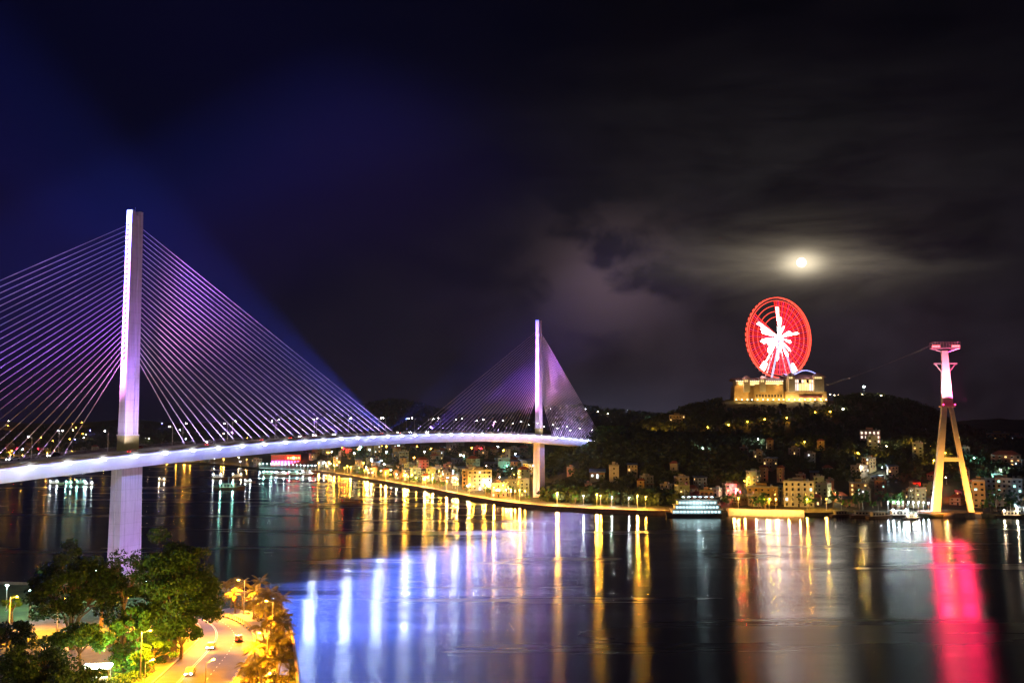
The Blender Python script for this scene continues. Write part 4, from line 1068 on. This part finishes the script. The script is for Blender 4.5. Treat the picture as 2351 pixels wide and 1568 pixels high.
def put_ft(px, off, k, where, group, r_, sc_=1.):
    y = shore(px)+off; x = (px-PX0)/F*y
    o = ft[k] if k not in uft else copy_tree(ft[k]); uft.add(k)
    s = sc_*r_.uniform(.8, 1.25); o.location = (x, y, height(x, y)-.2); o.rotation_euler = (0, 0, r_.uniform(0, 6.28)); o.scale = (s, s, s*r_.uniform(.9, 1.15))
    tag(o, kinds[k]+' '+where, 'tree', group)
r_ = random.Random(8)
for i in range(26): put_ft(r_.uniform(1255, 1545), r_.uniform(34, 80), r_.randrange(4), 'on the green bank between the far pier and the cruise boat', 'trees on the green bank', r_)
for i in range(24): put_ft(r_.uniform(745, 1220), r_.uniform(32, 60), r_.randrange(4), 'between the quay road and the houses', 'trees along the quay road', r_, .75)
for i in range(26): put_ft(r_.uniform(1660, 2130), r_.uniform(18, 60), r_.randrange(4), 'on the right hand shore near the embankment and moored boats', 'trees on the right hand shore', r_)
for i in range(12): put_ft(r_.uniform(2180, 2380), r_.uniform(14, 60), r_.randrange(4), 'on the shore right of the cable car tower', 'trees right of the tower', r_)
for i, px in enumerate((1372, 1384, 1393, 1402, 1412, 1425)):
    p = hit(px, 1006, 780); o = copy_tree(ft[1]); o.location = p-Vector((0, 0, 1)); o.scale = (1.1, 1.1, 1.1); o.rotation_euler = (0, 0, i*1.3)
    tag(o, 'tall dark tree on the ridge where the bridge deck ends', 'tree', 'trees where the bridge meets the ridge')
# floodlit bank under the bridge end
spot('bank_light', B(520, 18, zd(520)-3), Vector((75, 800, 15)), 60000, (.35, .8, .9), 90, .8)

# ------------------------------------------------------------------ near shore
outl = [(-900, 1350), (-300, 1345), (0, 1341), (120, 1344), (260, 1340), (400, 1346), (500, 1354), (580, 1366), (640, 1388), (660, 1424), (671, 1478), (677, 1530), (682, 1600), (690, 1800), (700, 2600)]
op = [on_z(px, py, 2.0) for px, py in outl]
op = [Vector((-400, op[0].y, 2))]+op+[Vector((op[-1].x, 60, 2)), Vector((-400, 60, 2))]
b = MB(); n = len(op)
b.frus([(p.x, p.y, -3) for p in reversed(op)][::-1], [(p.x, p.y, 2.0) for p in op])
gr = b.build('ground', soil); tag(gr, kind='structure')
swl = MB()
for a, c in zip(op[1:15], op[2:16]):
    d = (c-a).normalized(); nn = Vector((d.y, -d.x, 0))*-.6
    swl.frus([(a.x, a.y, -3), (c.x, c.y, -3), (c.x+nn.x, c.y+nn.y, -3), (a.x+nn.x, a.y+nn.y, -3)], [(a.x, a.y, 2.9), (c.x, c.y, 2.9), (c.x+nn.x, c.y+nn.y, 2.9), (a.x+nn.x, a.y+nn.y, 2.9)])
so = swl.build('sea_wall', stone); tag(so, 'low stone sea wall round the palm promenade in the foreground', 'sea wall')
def catmull(pts, n=8):
    out = []
    P = [pts[0]]+pts+[pts[-1]]
    for i in range(1, len(P)-2):
        for k in range(n):
            t = k/n; a, b_, c, d = P[i-1], P[i], P[i+1], P[i+2]
            out.append(.5*((2*b_)+(c-a)*t+(2*a-5*b_+4*c-d)*t*t+(3*b_-a-3*c+d)*t**3))
    out.append(pts[-1]); return out
def px_line(l, z): return catmull([on_z(a, b_, z) for a, b_ in l])
RE = [(470, 1405), (505, 1413), (545, 1428), (573, 1448), (581, 1470), (572, 1500), (552, 1530), (527, 1568), (470, 1660), (380, 1800)]
LE = [(430, 1416), (450, 1426), (462, 1440), (462, 1456), (452, 1474), (425, 1500), (395, 1528), (352, 1568), (250, 1660), (60, 1800)]
def ribbon(name, A, Bq, m_, dz=0, kind='structure'):
    b = MB(); vs = []
    for p, q_ in zip(A, Bq): vs += [(p.x, p.y, p.z+dz), (q_.x, q_.y, q_.z+dz)]
    b.add(vs, [(2*i, 2*i+1, 2*i+3, 2*i+2) for i in range(len(A)-1)]); o = b.build(name, m_)
    if kind: tag(o, kind=kind)
    return o
Rr, Lr = px_line(RE, 2.012), px_line(LE, 2.012)
ribbon('road', Lr, Rr, asph_l)
def off_line(L, d):
    out = []
    for i, p in enumerate(L):
        t = (L[min(i+1, len(L)-1)]-L[max(i-1, 0)]); t.z = 0; t.normalize(); out.append(p+Vector((t.y, -t.x, 0))*d)
    return out
sg = 1 if (off_line(Rr, 1)[20]-Lr[20]).length > (Rr[20]-Lr[20]).length else -1
ribbon('promenade', off_line(Rr, .5*sg), off_line(Rr, 9.5*sg), pave_w, .12)
yk = mat('yellow_paint', (.6, .42, .05), .6, .1); 
kb = MB()
def wallrib(b, A, w_, h_, sgn, seg=None):
    Bq = off_line(A, w_*sgn)
    for i in range(len(A)-1):
        a, c, d, e = A[i], A[i+1], Bq[i+1], Bq[i]
        b.mat(i % 2 if seg else 0); b.frus([a, c, d, e][::-1] if sgn > 0 else [a, c, d, e], [v+Vector((0, 0, h_)) for v in ([a, c, d, e][::-1] if sgn > 0 else [a, c, d, e])])
wallrib(kb, off_line(Rr, .05*sg), .45, .28, sg, True); ko = kb.build('kerb', [yk, darkm]); tag(ko, 'black and yellow painted kerb on the outer edge of the curving road', 'kerb')
rl2 = MB(); RL = off_line(Rr, .9*sg)
for i in range(len(RL)-1):
    for zz in (.55, .95): rl2.tube(RL[i]+Vector((0, 0, zz)), RL[i+1]+Vector((0, 0, zz)), .06, n=4)
    rl2.tube(RL[i], RL[i]+Vector((0, 0, 1.05)), .08, n=5)
ro = rl2.build('guard_rail', mat('yellow_rail', (.5, .38, .1), .5, .15)); tag(ro, 'low guard rail following the outer bend of the foreground road', 'guard rail')
lm_ = MB()
for f_ in (.30, .33, .66): 
    for i in range(6, len(Rr)-2, 1 if f_ < .4 else 2):
        a0 = Lr[i].lerp(Rr[i], f_); a1 = Lr[i+1].lerp(Rr[i+1], f_); t = (a1-a0).normalized(); nn = Vector((t.y, -t.x, 0))*.08
        if f_ > .4: a1 = a0.lerp(a1, .6)
        lm_.add([a0-nn, a0+nn, a1+nn, a1-nn], [(0, 1, 2, 3)])
lo = lm_.build('road_markings', white); lo.location.z = .006; tag(lo, kind='structure')
wallrib(k2 := MB(), off_line(Lr, -.05*sg), .4, .16, -sg); k2o = k2.build('kerb', conc); tag(k2o, 'plain concrete kerb on the inner edge of the curving road', 'kerb')
# paved court, pale drive, left lawn
def poly(name, l, z, m_):
    p = [on_z(a, b_, z) for a, b_ in l]; o = MB().add(p, [tuple(range(len(p)))]).build(name, m_); tag(o, kind='structure'); return o
poly('paved_court', [(96, 1478), (238, 1478), (262, 1500), (240, 1545), (160, 1550), (90, 1500)], 2.012, pave_w)
poly('lawn_path', [(-40, 1432), (140, 1418), (160, 1440), (-40, 1458)], 2.012, mat('worn_path', (.12, .11, .09), .9, .3, .4))
ribbon('pavement', off_line(Lr, -.5*sg), off_line(Lr, -4.5*sg), mat('yellow_ground', (.26, .2, .12), .9, .3, .3), .10)

# lamps
nl = lamp_proto('street_lamp', 10, 1.8, glow('near_sodium', (1, .40, .03), 9000), r=.32, s=1.1)
d_ = bpy.data.lights.new('road_downlight', 'SPOT'); d_.energy = 90000; d_.color = (1, .30, .006); d_.spot_size = R(140); d_.spot_blend = .5; d_.shadow_soft_size = .3
o_ = bpy.data.objects.new('road_downlight', d_); col.objects.link(o_); o_.location = (2.3, 0, 9.3); o_.parent = nl; KIDS[nl.name].append(o_)
n = 0
def near_lamp(proto, px, py, rz, label, group):
    global n
    return lamp_at(proto, on_z(px, py, 2.0), rz, label, group)
near_lamp(nl, 432, 1474, 0, 'amber lamp inside the road bend, in front of the biggest dark tree', 'amber lamps on the near shore')
near_lamp(nl, 322, 1555, .4, 'amber street lamp beside the road left of the lower bend', 'amber lamps on the near shore')
near_lamp(nl, 560, 1410, 3.4, 'amber lamp behind the palms at the top of the bend', 'amber lamps on the near shore')
near_lamp(nl, 20, 1458, 0, 'amber lamp on the lawn at the left edge', 'amber lamps on the near shore')
near_lamp(nl, 285, 1440, 0, 'amber lamp behind the sparse tree in front of the pier', 'amber lamps on the near shore')
near_lamp(nl, 130, 1462, 0, 'amber lamp behind the left dark tree', 'amber lamps on the near shore')
near_lamp(nl, 625, 1470, 3.1, 'amber lamp among the palms near the sea wall', 'amber lamps on the near shore')
near_lamp(nl, 612, 1560, 3.1, 'amber lamp lowest in the palm row', 'amber lamps on the near shore')
for i, (x, y, p) in enumerate(((470, 1640, 0), (330, 1640, 0), (250, 1760, 0), (600, 1680, 0))): near_lamp(nl, x, y, 1., 'amber lamp of the foreground road below the picture edge, %s' % ordn[i], 'amber lamps on the near shore')
wl = lamp_proto('promenade_lamp', 7.5, .01, glow('near_teal', (.55, 1, .88), 1500), r=.42, s=1.1)
for i, (px, py) in enumerate(((14, 1402), (68, 1416), (112, 1392), (137, 1384), (172, 1388), (219, 1362), (334, 1390), (400, 1376))):
    near_lamp(wl, px, py, 0, '%s cold white promenade lamp from the left, behind the trees' % ordn[i], 'cold promenade lamps on the near shore')
# sodium wash over the road
for (px, py, e) in ((430, 1540, 9000), (500, 1600, 9000), (520, 1480, 4500), (350, 1520, 4500), (600, 1440, 3000), (640, 1500, 2600)):
    pass
# glowing canopy
kp = on_z(222, 1566, 2.0); kt = empty('lit_canopy', kp, .12); tag(kt, 'glaring white canopy light over a small stand among the lower trees', 'canopy')
for sx in (-2.6, 2.6):
    for sy in (-1, 1): MB().tube((sx, sy, 0), (sx, sy, 3.2), .09).build('post', steel, kt)
MB().frus([(-3, -1.4, 3.2), (3, -1.4, 3.2), (3, 1.4, 3.5), (-3, 1.4, 3.5)], [(-2.8, -1.2, 3.5), (2.8, -1.2, 3.5), (2.8, 1.2, 3.8), (-2.8, 1.2, 3.8)]).build('light_panel', glow('canopy_glow', (.93, 1, .72), 24), kt)
MB().box(-2.2, 2.2, -.2, .6, 0, 1.1).build('counter', white, kt)
spot('canopy_spill', kp+Vector((1, 3, 4.2)), kp+Vector((0, 30, 8)), 16000, (.8, 1, .35), 120, .8)
spot('added_green_spot', on_z(250, 1640, 4), on_z(398, 1500, 16), 60000, (.62, 1, .30), 60, .8)  # unseen green spots added to brighten the big dark trees
spot('added_green_spot', on_z(120, 1640, 4), on_z(165, 1490, 14), 55000, (.45, 1, .55), 60, .8)
spot('green_spill', on_z(30, 1640, 3), on_z(-5, 1560, 9), 30000, (.15, 1, .3), 80, .8)
# info board and small shelter at the water
ib = on_z(651, 1558, 2.0); bo = empty('notice_board', ib, -.3); tag(bo, 'pale blue-white notice board on posts beside the sea wall', 'board')
MB().box(-1.3, 1.3, -.06, .06, .9, 3.4).build('panel', glow('board_glow', (.55, .6, 1), .5), bo)
for sx in (-1.35, 1.35): MB().box(sx-.07, sx+.07, -.1, .1, 0, 3.6).build('post', steel, bo)
sh = empty('shelter', on_z(632, 1508, 2.0), -.3); tag(sh, 'small dark tiled shelter among the palms beside the sea wall', 'shelter')
MB().frus([(-3.4, -3.4, 2.7), (3.4, -3.4, 2.7), (3.4, 3.4, 2.7), (-3.4, 3.4, 2.7)], [(-.3, -.3, 4.3), (.3, -.3, 4.3), (.3, .3, 4.3), (-.3, .3, 4.3)]).build('roof', mat('thatch', (.2, .12, .06), .9, .3, 2), sh)
for sx in (-2.7, 2.7):
    for sy in (-2.7, 2.7): MB().tube((sx, sy, 0), (sx, sy, 2.75), .14).build('post', bark, sh)
MB().box(-2.4, 2.4, 2.0, 2.5, 0, .5).build('bench', bark, sh)
# bollards on the court edge
bo0 = None
for i in range(11):
    o = MB().tube((0, 0, 0), (0, 0, 1.0), .22, .16, 8).ball((0, 0, 1.05), .2).build('bollard', white) if bo0 is None else copyobj(bo0); bo0 = bo0 or o
    o.location = on_z(100+i*8, 1477, 2.0); tag(o, 'short white bollard in the row along the back of the grey court', 'bollard', 'bollards on the court')
# cars on the near road
def near_car(k, px, py, px2, py2, label):
    a = on_z(px, py, 2.02); c = on_z(px2, py2, 2.02); d = c-a; put_car(k, a, math.atan2(d.y, d.x), label, 'cars on the near shore')
near_car(0, 484, 1488, 474, 1504, 'white car with headlights on, rounding the bend of the foreground road')
near_car(1, 436, 1548, 424, 1564, 'silver car with headlights on, low in the foreground road')
near_car(2, 548, 1470, 546, 1455, 'black car driving away round the outside of the bend')
near_car(2, 312, 1428, 330, 1426, 'dark blue-black car parked behind the sparse tree')
near_car(1, 205, 1452, 222, 1448, 'silver car parked behind the left dark tree')

# ------------------------------------------------------------------ near trees
def put_tree(o, px, py, rz, label):
    o.location = on_z(px, py, 2.0)-Vector((0, 0, .1)); o.rotation_euler = (0, 0, rz); tag(o, label, 'tree'); return o
put_tree(make_tree('tree', 24.5, 21, 3.5, 74, 260, .34, leaf_d, 51), 165, 1490, 0, 'large dark green tree left of the pier, in front of the promenade lamps')
put_tree(make_tree('tree', 27, 21, 4, 96, 300, .34, leaf_d, 52), 398, 1500, 1, 'biggest dome-shaped dark tree right of the near pier')
put_tree(make_tree('tree', 25, 13, 9, 46, 60, .30, leaf_d, 53), 283, 1478, 2, 'sparse tree with bare branches showing against the lit pier')
put_tree(make_tree('tree', 11.5, 12.5, 4.5, 40, 170, .30, leaf_m, 54), 186, 1545, 0, 'bright green floodlit tree beside the grey court')
put_tree(make_tree('tree', 13, 10, 5, 30, 150, .30, leaf_m, 55), 312, 1520, 1, 'green tree standing between the glowing canopy and the road')
put_tree(make_tree('tree', 18, 15, 5, 44, 200, .32, leaf_d, 56), 232, 1440, 2, 'dark tree touching the left side of the pier')
put_tree(make_tree('tree', 11, 9, 3, 30, 170, .3, leaf_d, 57), 415, 1512, 3, 'low dark tree at the inner edge of the road bend')
put_tree(make_tree('tree', 9, 13, 2, 34, 200, .3, leaf_t, 58), 28, 1512, 0, 'low bluish dark tree at the left edge beside the court')
put_tree(make_tree('tree', 9, 17, 1.5, 46, 220, .3, leaf_t, 59), 60, 1590, 0, 'wide bluish tree filling the bottom left corner')
put_tree(make_tree('tree', 5.5, 14, .8, 34, 200, .28, leaf_t, 60), 165, 1600, 1, 'low rounded shrubbery tree below the grey court')
put_tree(make_tree('tree', 8, 5, 3.5, 14, 120, .26, leaf_m, 61), 28, 1432, 0, 'small yellow-lit tree on the lawn at the left edge')
put_tree(make_tree('tree', 12, 8, 3, 22, 120, .3, leaf_d, 62), 100, 1395, 0, 'small dark tree behind the left promenade lamps')
put_tree(make_tree('tree', 7, 9, 1.2, 24, 130, .26, leaf_m, 63), 345, 1535, 2, 'low bushy tree lit yellow at the edge of the road')
put_tree(make_tree('tree', 8, 8, 2, 22, 130, .26, leaf_m, 64), 385, 1478, 2, 'bushy tree under the amber street lamp')
rgg = np.random.default_rng(5); P_ = []; r_ = random.Random(6)
while len(P_) < 420:
    px = r_.uniform(150, 420); py = r_.uniform(1455, 1600); lim = interp(py, [(1455, 430), (1475, 440), (1500, 405), (1528, 372), (1568, 325), (1600, 290)])
    if px > lim-6 or (90 < px < 262 and 1476 < py < 1552): continue
    g3 = rgg.normal(size=(26, 3)); g3[:, 2] = abs(g3[:, 2]); P_.append(g3*np.array([.7, .7, .35])+np.array(on_z(px, py, 2.0)))
V, Q = leafquads(np.concatenate(P_), .3, rgg, .5)
uo = npmesh('undergrowth', V, Q, leaf_m); tag(uo, kind='stuff')
# palms
def make_palm(name, H, nf, L, seed):
    rr = random.Random(seed); root = empty(name); tb = MB(); p = Vector((0, 0, -.2)); lean = Vector((rr.uniform(-.8, .8), rr.uniform(-.8, .8), 0))
    for i in range(5):
        q_ = Vector((lean.x*((i+1)/5)**2, lean.y*((i+1)/5)**2, H*(i+1)/5)); tb.tube(p, q_, .24-.02*i, .22-.02*i, 7); p = q_
    tb.build('trunk', bark, root)
    V = []; Fq = []
    for k in range(nf):
        a = 2.4*k; e0 = rr.uniform(.1, 1.25); prev = Vector(p); d = Vector((math.cos(a)*math.cos(e0), math.sin(a)*math.cos(e0), math.sin(e0)))
        side = Vector((-math.sin(a), math.cos(a), 0))
        for i in range(8):
            nx = prev+d*(L/8); d = (d+Vector((0, 0, -.20))).normalized()
            wv_ = L*.20*math.sin(math.pi*(i+.9)/9)
            for sgn in (-1, 1):
                for s2 in (0, .5):
                    b0 = prev.lerp(nx, s2); b1 = prev.lerp(nx, s2+.32); tp = b1+side*sgn*wv_+d*wv_*.5+Vector((0, 0, -wv_*.45))
                    n0 = len(V); V += [b0, b1, tp+d*.05, tp-d*.05]; Fq.append((n0, n0+1, n0+2, n0+3))
            prev = nx
    MB().add(V, Fq).build('crown', leaf_p, root); return root
pm = [make_palm('palm_tree', 5.5, 17, 3.3, 1), make_palm('palm_tree', 6.8, 19, 3.6, 2), make_palm('palm_tree', 4.2, 15, 3.0, 3)]; up = set()
PAL = [(500, 1392, 'behind the road bend, nearest the dark tree'), (516, 1388, ''), (530, 1398, ''), (541, 1386, ''), (556, 1394, ''), (570, 1390, ''), (584, 1400, ''), (596, 1394, ''), (607, 1408, ''), (620, 1402, ''), (614, 1424, ''), (632, 1418, ''),
       (626, 1440, ''), (643, 1436, ''), (634, 1458, ''), (650, 1455, ''), (640, 1476, ''), (622, 1470, ''), (612, 1452, ''), (654, 1480, ''), (628, 1492, ''), (608, 1500, ''), (648, 1502, ''), (618, 1522, ''), (600, 1532, ''), (588, 1552, ''), (612, 1556, ''), (636, 1542, ''), (660, 1530, ''), (574, 1578, ''), (600, 1590, ''), (634, 1596, ''), (662, 1580, ''), (540, 1408, ''), (598, 1424, ''), (582, 1418, '')]
rr = random.Random(9)
for i, (px, py, w_) in enumerate(PAL):
    k = i % 3; o = pm[k] if k not in up else copy_tree(pm[k]); up.add(k)
    s = rr.uniform(.85, 1.15); o.location = on_z(px, py, 2.05); o.rotation_euler = (0, 0, rr.uniform(0, 6.28)); o.scale = (s, s, s)
    near = 'beside the sea wall' if px > 628 else ('beyond the top of the road bend' if py < 1412 else 'between the promenade and the inner palms')
    tag(o, '%s palm, number %s along the waterfront grove, %s' % (['mid-height', 'tall', 'short'][k], ordn[i] if i < 35 else 'last', near), 'palm tree', 'palms of the waterfront grove')
# low shrubs under the palms
bs = []
rgb = np.random.default_rng(77); r_ = random.Random(77)
P_ = []
for i in range(520):
    px = r_.uniform(498, 668); py = r_.uniform(1376, 1600)
    p = on_z(px, py, 2.0)
    lim = interp(py, [(1376, 620), (1388, 640), (1424, 657), (1478, 668), (1600, 676)]); lo_ = interp(py, [(1376, 500), (1405, 560), (1430, 600), (1460, 616), (1500, 606), (1530, 584), (1568, 560), (1600, 545)])
    if lo_ < px < lim:
        g3 = rgb.normal(size=(30, 3)); g3[:, 2] = abs(g3[:, 2]); P_.append(g3*np.array([.6, .6, .5])+np.array(p))
V, Q = leafquads(np.concatenate(P_), .32, rgb, .5)
so_ = npmesh('shrubbery', V, Q, leaf_p); tag(so_, kind='stuff')
# ------------------------------------------------------------------ haze
hz = MB().box(-2990, 2990, -140, 4290, -5, 262).build('haze', bpy.data.materials.new('haze_air')); tag(hz, kind='stuff')
hm = hz.data.materials[0]; hm.use_nodes = True; hm.node_tree.nodes.clear()
q = NG(hm.node_tree); pv = q.n('ShaderNodeVolumePrincipled'); pv.inputs['Color'].default_value = (.50, .62, 1, 1)
pv.inputs['Density'].default_value = .48e-4; pv.inputs['Anisotropy'].default_value = .0
q.lk(pv.outputs[0], q.n('ShaderNodeOutputMaterial').inputs['Volume'])
